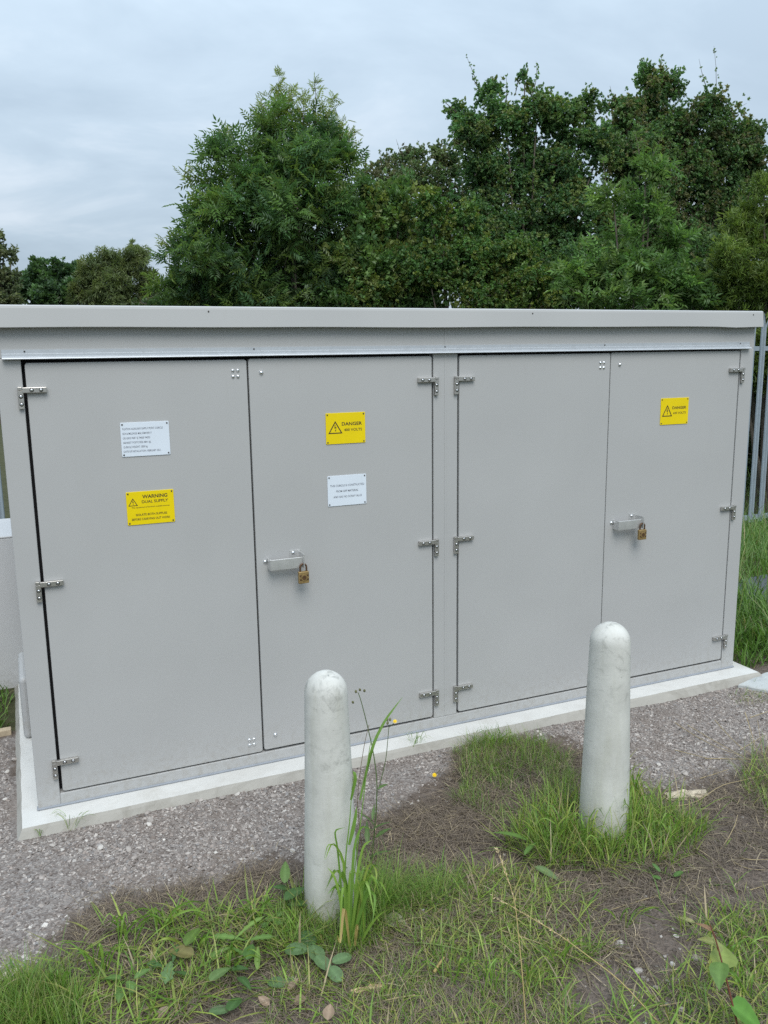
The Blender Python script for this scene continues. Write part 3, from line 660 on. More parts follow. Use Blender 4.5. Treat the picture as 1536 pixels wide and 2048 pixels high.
def tree(name, label, depth, lobes, kind, pal, dens, group, base_px, shoots=(), size=1.0, up=0.25, zbias=0.0, squash=0.85, droop=0.0, seed=0, limb=True, base_z=None, thick=0.10, depth_f=0.9, tip=None):
    """lobes: (px, py, r_px) seen at 'depth' metres along the view; sizes come out in metres."""
    r = np.random.default_rng(100 + seed); k = depth / FPX
    bp = at(base_px, 703, depth); bz = gz(bp[0], bp[1]) if base_z is None else base_z
    root = empty(name, (bp[0], bp[1], float(bz))); tag(root, label, 'tree' if 'tree' in name else 'shrub', group); O = np.array([bp[0], bp[1], float(bz)])
    tv, tt = TPL[kind]; wood = Acc(); LP, LD, LN, LC, LS = [], [], [], [], []
    pal = np.array(pal)
    zc_all = [at(a, b, depth)[2] for a, b, _ in lobes]; zmax = max(zc_all); zmin = min(zc_all)
    for li, (a, b, rp) in enumerate(lobes):
        C = at(a, b, depth) + F_ * r.uniform(-0.45, 0.45) * rp * k; Rw = rp * k
        if limb:
            p0 = np.array([O[0] + r.uniform(-.1, .1), O[1] + r.uniform(-.1, .1), O[2] - 0.1]); tgt = C - np.array([0, 0, 0.2 * Rw]); mid = p0 * 0.5 + tgt * 0.5; mid[:2] = p0[:2] * 0.66 + tgt[:2] * 0.34
            t = np.linspace(0, 1, 9)[:, None]; P = (1 - t) ** 2 * p0 + 2 * t * (1 - t) * mid + t * t * tgt + 0.16 * Rw * np.sin(t * 8 + li * 1.7) * t * np.array([1, .6, .2])
            wood.tube(P, np.linspace(thick * 0.5, thick * 0.09, 9), 6)
        nb = max(6, int(dens * Rw * Rw * 95)); ns = max(6, int(11 + 12 * Rw))
        sdir = r.normal(size=(ns, 3)); sdir[:, 2] += 0.25 + zbias; sdir /= np.linalg.norm(sdir, axis=1)[:, None]
        lump = 0.70 + 0.66 * fbm(sdir[:, 0] * 2.2 + sdir[:, 2] * 1.3 + li * 3.7, sdir[:, 1] * 2.2 - sdir[:, 2] * 1.7 + li, seed, 3)
        sub = C + sdir * Rw * (lump * r.uniform(0.35, 0.80, ns))[:, None] * np.array([1, depth_f, squash]); srad = Rw * r.uniform(0.28, 0.56, ns)
        stint = r.uniform(0.80, 1.22, ns)
        pk = r.integers(0, ns, nb); d = r.normal(size=(nb, 3)); d[:, 2] += 0.3; d += sdir[pk] * 0.5; d /= np.linalg.norm(d, axis=1)[:, None]
        st = sub[pk] * 0.75 + C * 0.25 + r.normal(size=(nb, 3)) * 0.08 * Rw; en = sub[pk] + d * (srad[pk] * r.uniform(0.6, 1.15, nb))[:, None]; en[:, 2] += up * Rw * r.uniform(0, .35, nb) - droop * Rw * r.uniform(0.1, 0.8, nb)
        clump_c = pal[r.integers(0, len(pal), nb)] * (stint[pk] * r.uniform(0.85, 1.18, nb))[:, None]
        per = 11
        for q in range(nb):
            s0, s1 = st[q], en[q]; m_ = (s0 + s1) / 2 + r.normal(size=3) * 0.06 * Rw; L = np.linalg.norm(s1 - s0)
            if q % 3 == 0: wood.tube([s0, m_, s1], [0.006 + 0.006 * Rw, 0.006, 0.002], 3)
            u = r.uniform(0.25, 1.0, per)[:, None]; P = (1 - u) ** 2 * s0 + 2 * u * (1 - u) * m_ + u * u * s1 + r.normal(size=(per, 3)) * (0.035 + 0.05 * Rw)
            dirn = (s1 - s0) / (L + 1e-6); D = dirn * 0.6 + r.normal(size=(per, 3)) * 0.65; D[:, 2] += up - droop * 1.2
            LP.append(P); LD.append(D); LN.append(np.array([0, 0, 0.8]) + r.normal(size=(per, 3)) * 0.45 + d[q] * 0.75); LC.append(np.repeat(clump_c[q][None], per, 0) * r.uniform(0.8, 1.2, (per, 1))); LS.append(r.uniform(0.75, 1.2, per))
    tipc = np.array(tip) if tip is not None else pal.mean(0) * 1.3
    for (a0, b0, a1, b1, n_) in shoots:                                    # long leaders standing clear of the crown
        s0, s1 = at(a0, b0, depth), at(a1, b1, depth); t = np.linspace(0, 1, 6)[:, None]; bow = r.normal(size=3) * 0.06
        P = s0 + (s1 - s0) * t + bow * np.sin(t * np.pi); wood.tube(P, np.linspace(0.011, 0.002, 6), 4)
        u = r.uniform(0.0, 1.0, n_)[:, None]; PP = s0 + (s1 - s0) * u + bow * np.sin(u * np.pi); dr = (s1 - s0) / np.linalg.norm(s1 - s0)
        wid = (1 - u) * 0.07 + 0.012
        D = dr * 0.7 + r.normal(size=(n_, 3)) * 0.6; LP.append(PP + r.normal(size=(n_, 3)) * wid * 0.6); LD.append(D); LN.append(np.array([0, 0, 1.0]) + r.normal(size=(n_, 3)) * 0.4); LC.append(tipc * r.uniform(0.75, 1.25, (n_, 1))); LS.append(r.uniform(0.6, 1.0, n_) * (1.05 - 0.4 * u[:, 0]))
    P = np.concatenate(LP); D = np.concatenate(LD); Nn = np.concatenate(LN); Cc = np.concatenate(LC); S = np.concatenate(LS) * size
    # leaf colour runs from darker low on the plant to paler high up
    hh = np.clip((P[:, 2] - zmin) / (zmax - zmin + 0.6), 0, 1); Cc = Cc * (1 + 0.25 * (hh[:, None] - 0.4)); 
    D, Sd, Un = frames(D, Nn); m = len(P)
    Vv = P[:, None] + S[:, None, None] * (tv[None, :, 0, None] * D[:, None] + tv[None, :, 1, None] * Sd[:, None] + tv[None, :, 2, None] * Un[:, None])
    Tt = (tt[None] + (np.arange(m) * len(tv))[:, None, None]).reshape(-1, 3)
    lf = r.uniform(0.82, 1.18, (m, len(tv) // 4)).repeat(4, axis=1)[..., None]
    Ccol = (Cc[:, None] * lf).reshape(-1, 3)
    obj('crown', np_mesh('crown', Vv.reshape(-1, 3) - O, [Tt], M['leaf'], col=Ccol), root)
    if wood.n:
        wv = Acc(); wv.add(np.concatenate(wood.V) - O, np.concatenate(wood.Q)); obj('trunk', wv.mesh('trunk', M['bark'], True), root)
    return root
HG = 'trees and shrubs beyond the fence'
ASH = [(0.056, 0.120, 0.038), (0.072, 0.138, 0.038), (0.048, 0.105, 0.042), (0.100, 0.160, 0.038)]
HAW = [(0.074, 0.150, 0.048), (0.060, 0.138, 0.048), (0.095, 0.165, 0.052), (0.056, 0.120, 0.048), (0.120, 0.165, 0.052)]
HRED = [(0.080, 0.140, 0.048), (0.115, 0.128, 0.056), (0.066, 0.138, 0.046), (0.088, 0.150, 0.050), (0.060, 0.130, 0.046)]
HEDGE = [(0.070, 0.145, 0.040), (0.090, 0.158, 0.042), (0.058, 0.125, 0.040), (0.12, 0.16, 0.042)]
ELD = [(0.085, 0.165, 0.045), (0.070, 0.145, 0.042), (0.11, 0.185, 0.05)]
YEL = [(0.105, 0.165, 0.034), (0.088, 0.145, 0.036), (0.125, 0.18, 0.04)]
tree('ash_tree', 'tall dark green ash tree with pale feathery leading shoots', 12.5,
     [(395, 545, 95), (500, 560, 120), (610, 560, 120), (680, 540, 85), (410, 450, 62), (500, 440, 100), (610, 440, 105), (690, 430, 60), (450, 345, 48), (520, 345, 70), (610, 340, 80), (680, 345, 48), (555, 270, 42), (618, 278, 44), (668, 305, 28), (335, 575, 50), (455, 290, 22), (500, 680, 150), (630, 690, 140)],
     'ash', ASH, 1.35, HG, 560, [(558, 270, 558, 152, 110), (590, 270, 588, 178, 80), (628, 280, 627, 164, 46), (664, 300, 665, 196, 70), (520, 310, 530, 212, 44), (545, 270, 540, 190, 40), (605, 270, 608, 195, 40), (682, 310, 690, 235, 34), (700, 330, 708, 262, 22), (455, 310, 450, 258, 22), (385, 360, 392, 335, 12), (640, 290, 645, 215, 20), (345, 500, 322, 478, 10)], size=1.0, up=0.3, seed=1, thick=0.13, tip=(0.15, 0.20, 0.06))
tree('hawthorn_tree', 'broad rounded hawthorn with gaps and arching bare twigs', 13.6,
     [(955, 280, 58), (1010, 250, 52), (1075, 235, 52), (1130, 245, 52), (920, 225, 26), (1175, 215, 34), (960, 370, 68), (1050, 335, 85), (1130, 350, 85), (990, 470, 80), (1090, 465, 85), (1190, 300, 50), (930, 260, 34), (1000, 590, 90), (1110, 590, 95), (1160, 430, 70), (1180, 520, 70), (1050, 160, 16), (980, 190, 26), (1060, 700, 130)],
     'haw', HAW, 5.0, HG, 1040, [(965, 200, 932, 110, 16), (1060, 200, 1072, 122, 24), (1010, 210, 1012, 150, 12), (1170, 215, 1186, 170, 16), (930, 240, 888, 205, 14), (1030, 190, 1040, 140, 10), (960, 180, 945, 150, 10)], size=1.05, up=0.15, droop=0.1, seed=2)
tree('hawthorn_tree', 'taller reddish-brown tinged hawthorn with ragged top', 14.2,
     [(1295, 190, 46), (1335, 165, 36), (1250, 240, 46), (1330, 260, 85), (1405, 250, 58), (1280, 330, 90), (1390, 350, 95), (1450, 300, 55), (1490, 275, 36), (1480, 370, 70), (1230, 210, 18), (1330, 450, 110), (1440, 460, 100), (1260, 470, 80), (1525, 310, 45), (1350, 590, 130)],
     'haw', HRED, 5.0, HG, 1350, [(1320, 170, 1322, 108, 20), (1290, 190, 1280, 120, 14), (1410, 290, 1428, 92, 36), (1420, 190, 1398, 118, 12), (1360, 190, 1372, 140, 12), (1240, 230, 1220, 172, 12), (1490, 280, 1512, 250, 10)], size=1.05, up=0.15, droop=0.1, seed=3)
tree('hawthorn_shrub', 'thin grey-green hawthorn rising between the ash and broad hawthorn', 15.0,
     [(775, 345, 40), (820, 320, 38), (870, 320, 36), (900, 345, 40), (740, 360, 34), (830, 390, 70), (780, 430, 70), (890, 420, 70), (830, 500, 90), (920, 500, 80), (740, 500, 70)], 'haw', [(0.095, 0.135, 0.06), (0.11, 0.125, 0.062), (0.076, 0.13, 0.055)], 2.6, HG, 830,
     [(790, 330, 792, 278, 12), (850, 310, 835, 280, 10), (760, 350, 757, 300, 8)], size=1.0, seed=4)
tree('hedge_shrub', 'dense mid green bush against the ash', 12.4, [(745, 460, 55), (790, 455, 65), (750, 540, 75), (820, 540, 75), (780, 620, 90), (800, 400, 40), (745, 395, 32), (700, 600, 60)], 'bramble', HEDGE, 3.4, HG, 770, [(730, 400, 735, 305, 26), (760, 400, 770, 340, 14)], seed=5)
tree('hedge_shrub', 'dense bush with olive tips below the broad hawthorn', 12.2, [(880, 470, 65), (930, 530, 75), (870, 560, 75), (990, 560, 70), (960, 640, 90), (860, 420, 38), (930, 440, 40), (1040, 520, 55), (1060, 590, 70)], 'haw', [(0.072, 0.150, 0.038), (0.090, 0.158, 0.036), (0.058, 0.130, 0.036), (0.118, 0.160, 0.036)], 3.8, HG, 940, seed=6, droop=0.15)
tree('elder_shrub', 'bright green elder with long pointed leaves before the reddish hawthorn', 11.2, [(1210, 555, 62), (1290, 560, 66), (1360, 585, 58), (1250, 490, 46), (1330, 500, 40), (1300, 420, 40), (1290, 350, 30), (1225, 405, 34), (1150, 590, 50), (1280, 660, 90), (1400, 610, 40)], 'elder', ELD, 1.2, HG, 1280, [(1280, 360, 1268, 262, 22), (1300, 370, 1322, 275, 24), (1215, 400, 1205, 310, 18), (1340, 500, 1330, 430, 14)], up=0.35, size=0.9, seed=7, tip=(0.08, 0.14, 0.04))
tree('willow_shrub', 'rounded yellow-green willow bush beside the fence', 11.0, [(1500, 470, 62), (1545, 430, 60), (1470, 540, 62), (1540, 560, 85), (1500, 640, 80), (1590, 480, 80), (1525, 385, 30), (1560, 700, 110), (1480, 720, 90)], 'willow', YEL, 3.2, HG, 1550, seed=8, size=1.0, droop=0.05)
tree('hedge_shrub', 'dark bush low behind the willow and fence', 12.8, [(1440, 580, 75), (1540, 640, 90), (1600, 760, 120), (1500, 800, 120), (1530, 920, 110), (1600, 900, 110), (1440, 700, 100), (1150, 640, 100), (1250, 690, 100)], 'broad', [(0.042, 0.08, 0.032), (0.054, 0.095, 0.034)], 1.0, HG, 1520, seed=9)
tree('hedge_shrub', 'dark bush low behind the ash', 13.6, [(420, 640, 120), (560, 650, 130), (700, 650, 120), (830, 650, 110), (330, 650, 80)], 'broad', [(0.042, 0.08, 0.032), (0.054, 0.095, 0.034)], 0.9, HG, 600, seed=10)
FG = 'far trees beyond the field'
tree('far_tree', 'far round dark green tree beside the willow tree', 34, [(75, 560, 36), (110, 555, 38), (145, 565, 34), (60, 590, 36), (120, 600, 50), (75, 535, 18), (150, 545, 20), (90, 660, 60)], 'broad', [(0.046, 0.10, 0.036), (0.058, 0.115, 0.04), (0.042, 0.085, 0.04)], 0.75, FG, 100, size=1.9, seed=11, thick=0.3)
tree('far_willow_tree', 'far olive green willow tree with drooping sprays', 30, [(190, 545, 34), (230, 530, 36), (270, 525, 34), (290, 560, 32), (180, 590, 40), (235, 590, 48), (285, 600, 38), (265, 500, 16), (235, 660, 60), (155, 590, 22)], 'willow', [(0.10, 0.14, 0.05), (0.085, 0.125, 0.048), (0.115, 0.148, 0.055)], 1.3, FG, 230, [(265, 510, 268, 482, 26), (200, 540, 205, 500, 20), (290, 540, 300, 508, 16)], size=2.0, seed=12, droop=0.35, up=0.0, thick=0.3)
tree('far_tree', 'far loose grey-green tree standing beyond the equipment box', 26, [(-30, 540, 46), (5, 510, 22), (10, 560, 34), (-20, 600, 60), (20, 600, 32), (-60, 560, 70), (-5, 480, 16), (22, 510, 12), (-30, 680, 70)], 'haw', [(0.085, 0.115, 0.055), (0.07, 0.10, 0.048), (0.105, 0.13, 0.06)], 1.3, FG, -20, [(5, 490, 0, 455, 8), (15, 510, 34, 492, 8)], size=1.9, seed=13, thick=0.25)

# ================================================================ gravel, litter and grass
def scatter(n, x0, x1, y0, y1): return rng.uniform(x0, x1, n), rng.uniform(y0, y1, n)
def free(x, y):
    ok = ~((x > XL - 0.095) & (x < XR + 0.08) & (y > -0.122))
    for bx_, by_ in (B1, B2): ok &= (x - bx_) ** 2 + (y - by_) ** 2 > 0.079 ** 2
    return ok
OCT = np.array([(1, 0, 0), (-.5, .86, 0), (-.5, -.86, 0), (.5, .5, .75), (-.75, .0, .7), (.4, -.6, .7)], float)
OCTF = np.array([(0, 1, 3), (1, 4, 3), (1, 2, 4), (2, 5, 4), (2, 0, 5), (0, 3, 5), (3, 4, 5)])
def stones(name, x, y, size, cols, flat=0.7, sink=0.15):
    n = len(x); v = OCT[None] * rng.uniform(0.65, 1.25, (n, 6, 1)) * np.stack([np.ones(n), rng.uniform(.6, 1.0, n), rng.uniform(.5, .95, n) * flat], -1)[:, None]
    a = rng.uniform(0, 6.28, n); ca, sa = np.cos(a)[:, None], np.sin(a)[:, None]; tx = rng.normal(0, 0.3, n)[:, None]
    X = v[..., 0] * ca - v[..., 1] * sa; Y = v[..., 0] * sa + v[..., 1] * ca; Zz = v[..., 2] + tx * v[..., 0]
    Vv = np.stack([X, Y, Zz - sink], -1) * size[:, None, None] + np.stack([x, y, gz(x, y)], -1)[:, None]
    T_ = (OCTF[None] + (np.arange(n) * 6)[:, None, None]).reshape(-1, 3)
    return np_mesh(name, Vv.reshape(-1, 3), [T_], M['stone'], col=cols.repeat(6, axis=0))
SC = np.array([(0.245, 0.215, 0.195), (0.33, 0.295, 0.27), (0.165, 0.138, 0.122), (0.40, 0.365, 0.335), (0.27, 0.23, 0.205), (0.50, 0.47, 0.435), (0.235, 0.222, 0.215)])
x, y = scatter(190000, -0.55, 3.45, -1.15, 0.75)
k = (gravel_mask(x + rng.normal(0, .035, len(x)), y + rng.normal(0, .035, len(x))) > 0.5) & free(x, y) & (rng.random(len(x)) < 0.32 + 0.75 * sstep(0.36, 0.60, fbm(x * 3.2, y * 3.2, 41)))
k &= ((x < 0.3) | (y < 0.0)); x, y = x[k], y[k]
sz = np.clip(rng.lognormal(-5.46, 0.46, len(x)), 0.002, 0.012)
tag(obj('gravel', stones('gravel', x, y, sz, SC[rng.choice(7, len(x), p=[.22, .2, .19, .12, .16, .02, .09])] * rng.uniform(.8, 1.2, (len(x), 1)))), 'loose grey and mauve gravel chippings in front of the plinth', 'gravel', kind='stuff')
# scattered chips trodden into the earth
x, y = scatter(9000, 0.3, 3.2, -1.85, -0.4); k = (gravel_mask(x, y) < .5) & free(x, y) & (rng.random(9000) < 0.25 + 0.5 * fbm(x * 4, y * 4, 12)); x, y = x[k], y[k]
tag(obj('scattered_chips', stones('scattered_chips', x, y, np.clip(rng.lognormal(-5.7, 0.4, len(x)), 0.0015, 0.008), SC[rng.integers(0, 7, len(x))] * rng.uniform(.7, 1.1, (len(x), 1)))), 'small stone chips trodden into bare earth between the grass', 'stone chips', kind='stuff')
x, y = scatter(34000, -0.1, 4.0, -1.9, -0.4); k = (gravel_mask(x, y) < .5) & free(x, y) & (rng.random(34000) < 0.3 + 0.8 * sstep(.4, .6, fbm(x * 6, y * 6, 14))); x, y = x[k], y[k]
tag(obj('soil_crumbs', stones('soil_crumbs', x, y, np.clip(rng.lognormal(-5.4, 0.5, len(x)), 0.0015, 0.013), np.array((.135, .108, .09)) * rng.uniform(.6, 1.4, (len(x), 1)), flat=.6)), 'brown crumbs and clods of bare soil among the grass', 'soil', kind='stuff')
# larger stones, each on its own
def stone_mesh(seed):
    r = np.random.default_rng(seed); bm = bmesh.new(); bmesh.ops.create_icosphere(bm, subdivisions=2, radius=1.0)
    pl = r.normal(size=(9, 3)); pl /= np.linalg.norm(pl, axis=1)[:, None]; ds = r.uniform(.55, .9, 9)
    for v in bm.verts:
        p = np.array(v.co)
        for q, d_ in zip(pl, ds):
            e_ = p @ q - d_
            if e_ > 0: p = p - q * e_
        v.co = p * np.array([1, 0.8, 0.5])
    me = bm_mesh('stone', bm, M['stone']); cc = SC[r.choice([1, 3, 5, 1, 3, 6])] * r.uniform(.9, 1.1)
    a = me.attributes.new('tint', 'FLOAT_COLOR', 'POINT'); a.data.foreach_set('color', np.tile(np.append(cc, 1), len(me.vertices)).astype(np.float32)); return me
SM = [stone_mesh(s) for s in range(10)]
def stone(px, py, wpx, label, group, k=None):
    p = G(px, py, 0.01); depth = (p - CAM) @ F_; s = wpx * 0.44 * depth / FPX
    o = obj('stone', SM[k if k is not None else random.randrange(10)], None, (p[0], p[1], float(gz(p[0], p[1])) + s * 0.28), (random.uniform(-.3, .3), random.uniform(-.3, .3), random.uniform(0, 6)))
    o.scale = (s, s, s); tag(o, label, 'stone', group)
SG = 'larger stones lying in the gravel'; SL = 'larger pale stone lying loose among the gravel chippings'
for a in [(105, 1690, 16), (160, 1702, 15), (200, 1698, 22), (258, 1702, 20), (270, 1718, 18), (296, 1627, 18), (298, 1650, 16), (238, 1652, 14), (220, 1745, 14), (275, 1765, 14), (300, 1782, 18), (377, 1793, 18), (446, 1598, 18), (475, 1590, 16), (495, 1610, 15), (528, 1588, 14), (505, 1700, 15), (520, 1720, 18), (585, 1702, 16), (548, 1592, 18), (597, 1593, 13), (402, 1603, 14), (590, 1770, 16), (432, 1706, 12), (250, 1790, 14), (300, 1642, 22), (837, 1601, 11), (823, 1607, 11), (1318, 1530, 14), (1315, 1540, 16), (1370, 1547, 20), (1327, 1575, 14), (1412, 1502, 13), (900, 1560, 11), (770, 1625, 12), (1108, 1472, 11), (180, 1830, 12), (60, 1760, 13), (120, 1780, 12), (350, 1740, 12), (470, 1660, 13), (395, 1690, 11), (785, 1590, 11), (1290, 1500, 11), (1460, 1440, 12), (30, 1520, 16), (14, 1545, 14), (10, 1600, 14)]:
    stone(*a, SL, SG)
for a in [(1240, 1888, 26), (1258, 1895, 16), (1278, 1943, 28), (1290, 1958, 24), (1393, 1918, 26), (1345, 1928, 18), (1335, 1962, 14), (1352, 1872, 16), (1330, 1912, 10), (1275, 1888, 10), (1313, 1975, 18), (1362, 2018, 22), (1335, 2008, 18)]:
    stone(*a, 'grey stone half sunk in the bare earth patch among grass', 'stones in the earth patch')

# ---- blades -----------------------------------------------------------------
def blades(name, x, y, h, width, lean, cols, mat, curl=0.6, seg=3, base=0.0, yaw=None, tipc=None):
    n = len(x); a = rng.uniform(0, 2 * np.pi, n) if yaw is None else yaw; d = np.stack([np.cos(a), np.sin(a), 0 * a], -1); s = np.stack([-np.sin(a), np.cos(a), 0 * a], -1)
    z0 = gz(x, y) - 0.004 + base; O = np.stack([x, y, z0], -1); t = np.linspace(0, 1, seg + 1)
    ang = np.clip(lean[:, None] + curl * rng.uniform(0.4, 1.5, n)[:, None] * t[None] ** 1.3, 0, 2.6)
    sl = h[:, None] / seg; dx = np.concatenate([np.zeros((n, 1)), np.cumsum(np.sin(ang[:, :-1]) * sl, 1)], 1); dz = np.concatenate([np.zeros((n, 1)), np.cumsum(np.cos(ang[:, :-1]) * sl, 1)], 1)
    dz = np.maximum(dz, 0.003)
    C = O[:, None] + d[:, None] * dx[..., None] + np.array([0, 0, 1.0]) * dz[..., None]
    side = 0.012 * rng.normal(size=n)[:, None] * t[None] ** 2; C = C + s[:, None] * (side * (h / 0.1)[:, None])[..., None]
    wt = (width[:, None] * 0.5) * np.array([0.75, 1.0, 0.8, 0.05] if seg == 3 else np.interp(t, [0, .35, .7, 1], [.7, 1, .8, .04]))[None]
    L = C + s[:, None] * wt[..., None]; Rr = C - s[:, None] * wt[..., None]; m = seg + 1
    Vv = np.stack([L, Rr], 2).reshape(n, m * 2, 3); q = np.array([(2 * k, 2 * k + 1, 2 * k + 3, 2 * k + 2) for k in range(seg)])
    Qs = (q[None] + (np.arange(n) * m * 2)[:, None, None]).reshape(-1, 4)
    cc = np.repeat(cols[:, None], m * 2, 1)
    if tipc is not None:
        tt_ = np.repeat(t, 2)[None, :, None] ** 2; mixf = (rng.random(n) < 0.4)[:, None, None] * tt_; cc = cc * (1 - mixf) + np.array(tipc) * mixf
    return np_mesh(name, Vv.reshape(-1, 3), [Qs], mat, col=cc.reshape(-1, 3))
GR = np.array([(0.165, 0.285, 0.045), (0.225, 0.345, 0.055), (0.115, 0.225, 0.036), (0.31, 0.385, 0.085), (0.36, 0.36, 0.11)])
DRY = np.array([(0.36, 0.29, 0.18), (0.25, 0.20, 0.14), (0.19, 0.15, 0.115), (0.15, 0.118, 0.092), (0.46, 0.38, 0.25)])
def pick(pal, n, p=None, v=0.2): return pal[rng.choice(len(pal), n, p=p)] * rng.uniform(1 - v, 1 + v, (n, 1))
def in_zone(name, n, fade=0.05):
    P = Z[name]; x, y = scatter(n, P[:, 0].min() - .05, P[:, 0].max() + .05, P[:, 1].min() - .05, P[:, 1].max() + .05)
    k = inside(P, *jit(x, y, fade, 8)) & free(x, y); return x[k], y[k]
# brown litter of dead needles and stems
X, Y = [], []
for zn, n in (('litter', 26000), ('litter2', 36000), ('lush', 9000), ('lawn', 20000), ('earth', 62000), ('rgrass', 15000), ('footb2', 5000)):
    x, y = in_zone(zn, n, 0.09); X.append(x); Y.append(y)
x, y = scatter(26000, 0.0, 3.2, -1.2, -0.4); k = (gravel_mask(x + rng.normal(0, .05, 26000), y + rng.normal(0, .05, 26000)) < .5) & free(x, y); X.append(x[k]); Y.append(y[k])
x, y = np.concatenate(X), np.concatenate(Y); k = rng.random(len(x)) < 0.25 + 0.95 * sstep(.35, .62, fbm(x * 7, y * 7, 71)); x, y = x[k], y[k]; n = len(x)
tag(obj('dead_plant_litter', blades('dead_plant_litter', x, y, rng.uniform(.02, .085, n), rng.uniform(.0009, .0022, n), rng.uniform(1.1, 1.55, n), pick(DRY, n, [.04, .14, .32, .47, .03], .3), M['dry'], 0.5, 3, base=rng.uniform(.001, .016, n))), 'brown litter of dead stems matted over the earth', 'litter', kind='stuff')
# fine short green growth
X, Y, Hh, Ww, Ll, Cc = [], [], [], [], [], []
def put(zn, n, h0, h1, w0, w1, l0, l1, p, fade=0.05, thr=0.0, f=6, brown=0.0):
    x, y = in_zone(zn, n, fade)
    if thr: k = rng.random(len(x)) < sstep(thr - .1, thr + .12, fbm(x * f, y * f, 55)); x, y = x[k], y[k]
    n = len(x); X.append(x); Y.append(y); Hh.append(rng.uniform(h0, h1, n) * (0.6 + 0.7 * fbm(x * 10, y * 10, 61))); Ww.append(rng.uniform(w0, w1, n)); Ll.append(np.abs(rng.normal(l0, l1, n)))
    c = pick(GR, n, p); kb = rng.random(n) < brown; c[kb] = pick(DRY, kb.sum(), [.4, .3, .1, .05, .15]); Cc.append(c)
EV = [.3, .25, .25, .1, .1]
put('lush', 2200, .07, .17, .0035, .0075, 1.15, .3, [.25, .3, .1, .2, .15], thr=.38, brown=.08)
put('lawn', 2600, .05, .14, .0028, .0055, 1.2, .3, [.25, .3, .1, .2, .15], thr=.46, f=4, brown=.15)
put('rgrass', 2800, .05, .14, .003, .0055, 1.0, .35, [.25, .3, .1, .2, .15], thr=.4, brown=.1)
put('earth', 1000, .04, .10, .002, .0045, 1.2, .3, EV, thr=.52, f=5, brown=.3)
put('fine', 6000, .05, .13, .0012, .0025, .5, .3, [.45, .15, .4, 0, 0])
put('lush', 3600, .04, .14, .0018, .0042, .85, .35, EV, thr=.42, brown=.12)
put('footb1', 5200, .04, .13, .001, .0022, .55, .35, [.35, .2, .45, 0, 0])
put('horse', 5000, .07, .17, .0009, .0018, .9, .3, [.4, .1, .5, 0, 0])
put('tuft', 13000, .03, .10, .0009, .002, .6, .4, [.3, .1, .6, 0, 0], fade=.09, thr=.40, f=5, brown=.12)
put('footb2', 3600, .07, .19, .0018, .0042, .65, .35, EV, brown=.06)
put('footb2', 3500, .03, .10, .0010, .002, .6, .35, [.35, .2, .45, 0, 0])
put('lawn', 19000, .02, .085, .0011, .0028, .85, .35, EV, thr=.43, f=5, brown=.2)
put('lawn', 2600, .03, .10, .0018, .0036, .85, .35, EV, thr=.56, f=4, brown=.2)
put('earth', 8000, .015, .06, .001, .003, .95, .3, EV, thr=.60, f=6, brown=.25)
put('rgrass', 12500, .03, .11, .0016, .0036, .75, .35, EV, thr=.42, brown=.12)
put('rclump', 1500, .05, .16, .0014, .003, .6, .35, EV)
put('slabg', 700, .02, .06, .001, .002, .9, .3, [.3, .1, .3, .1, .2], brown=.4)
x, y, hh, ww, ll, cc = (np.concatenate(q) for q in (X, Y, Hh, Ww, Ll, Cc))
tag(obj('grass', blades('grass', x, y, hh, ww, ll, cc, M['grass'], 0.7, 3, tipc=(0.26, 0.22, 0.09))), 'patchy short green grass and horsetail between earth and gravel', 'grass', kind='stuff')
# rough grass behind the cabinet, right up to and past the fence, and round the viewer
X, Y, Hh = [], [], []
for n, (x0, x1, y0, y1), h0, h1 in ((15000, (3.25, 8.5, -0.1, 4.6), .12, .38), (5000, (3.2, 4.3, 0.0, 1.4), .08, .2), (2600, (-1.6, 0.3, 0.82, 1.36), .03, .075), (3000, (-1.6, 0.3, 1.9, 4.5), .08, .25), (5000, (4.0, 14, 3.9, 8.0), .25, .6), (3500, (3.3, 5.5, -2.2, 0.0), .06, .2), (4000, (-1.6, 3.4, -2.9, -1.75), .04, .12)):
    x, y = scatter(n, x0, x1, y0, y1); k = free(x, y) & ~((x > -1.35) & (x < 0.12) & (y > 1.3) & (y < 1.88)) & ~((x > XL) & (x < XR) & (y > -.1) & (y < 1.35))
    k &= ~((y < 0.0) & (y > -0.5) & (x < 3.75)); x, y = x[k], y[k]; X.append(x); Y.append(y); Hh.append(rng.uniform(h0, h1, len(x)) * (0.5 + 0.9 * fbm(x * 2.5, y * 2.5, 91)))
x, y, hh = (np.concatenate(q) for q in (X, Y, Hh)); n = len(x)
c = pick(np.array([(0.10, 0.20, 0.035), (0.135, 0.245, 0.05), (0.08, 0.16, 0.032), (0.19, 0.24, 0.08), (0.28, 0.25, 0.13)]), n, [.33, .26, .25, .1, .06], .25)
tag(obj('rough_grass', blades('rough_grass', x, y, hh, rng.uniform(.004, .009, n), np.abs(rng.normal(.35, .3, n)), c, M['grass'], 1.0, 3)), 'long rough grass growing round the fence and behind the cabinet', 'grass', kind='stuff')

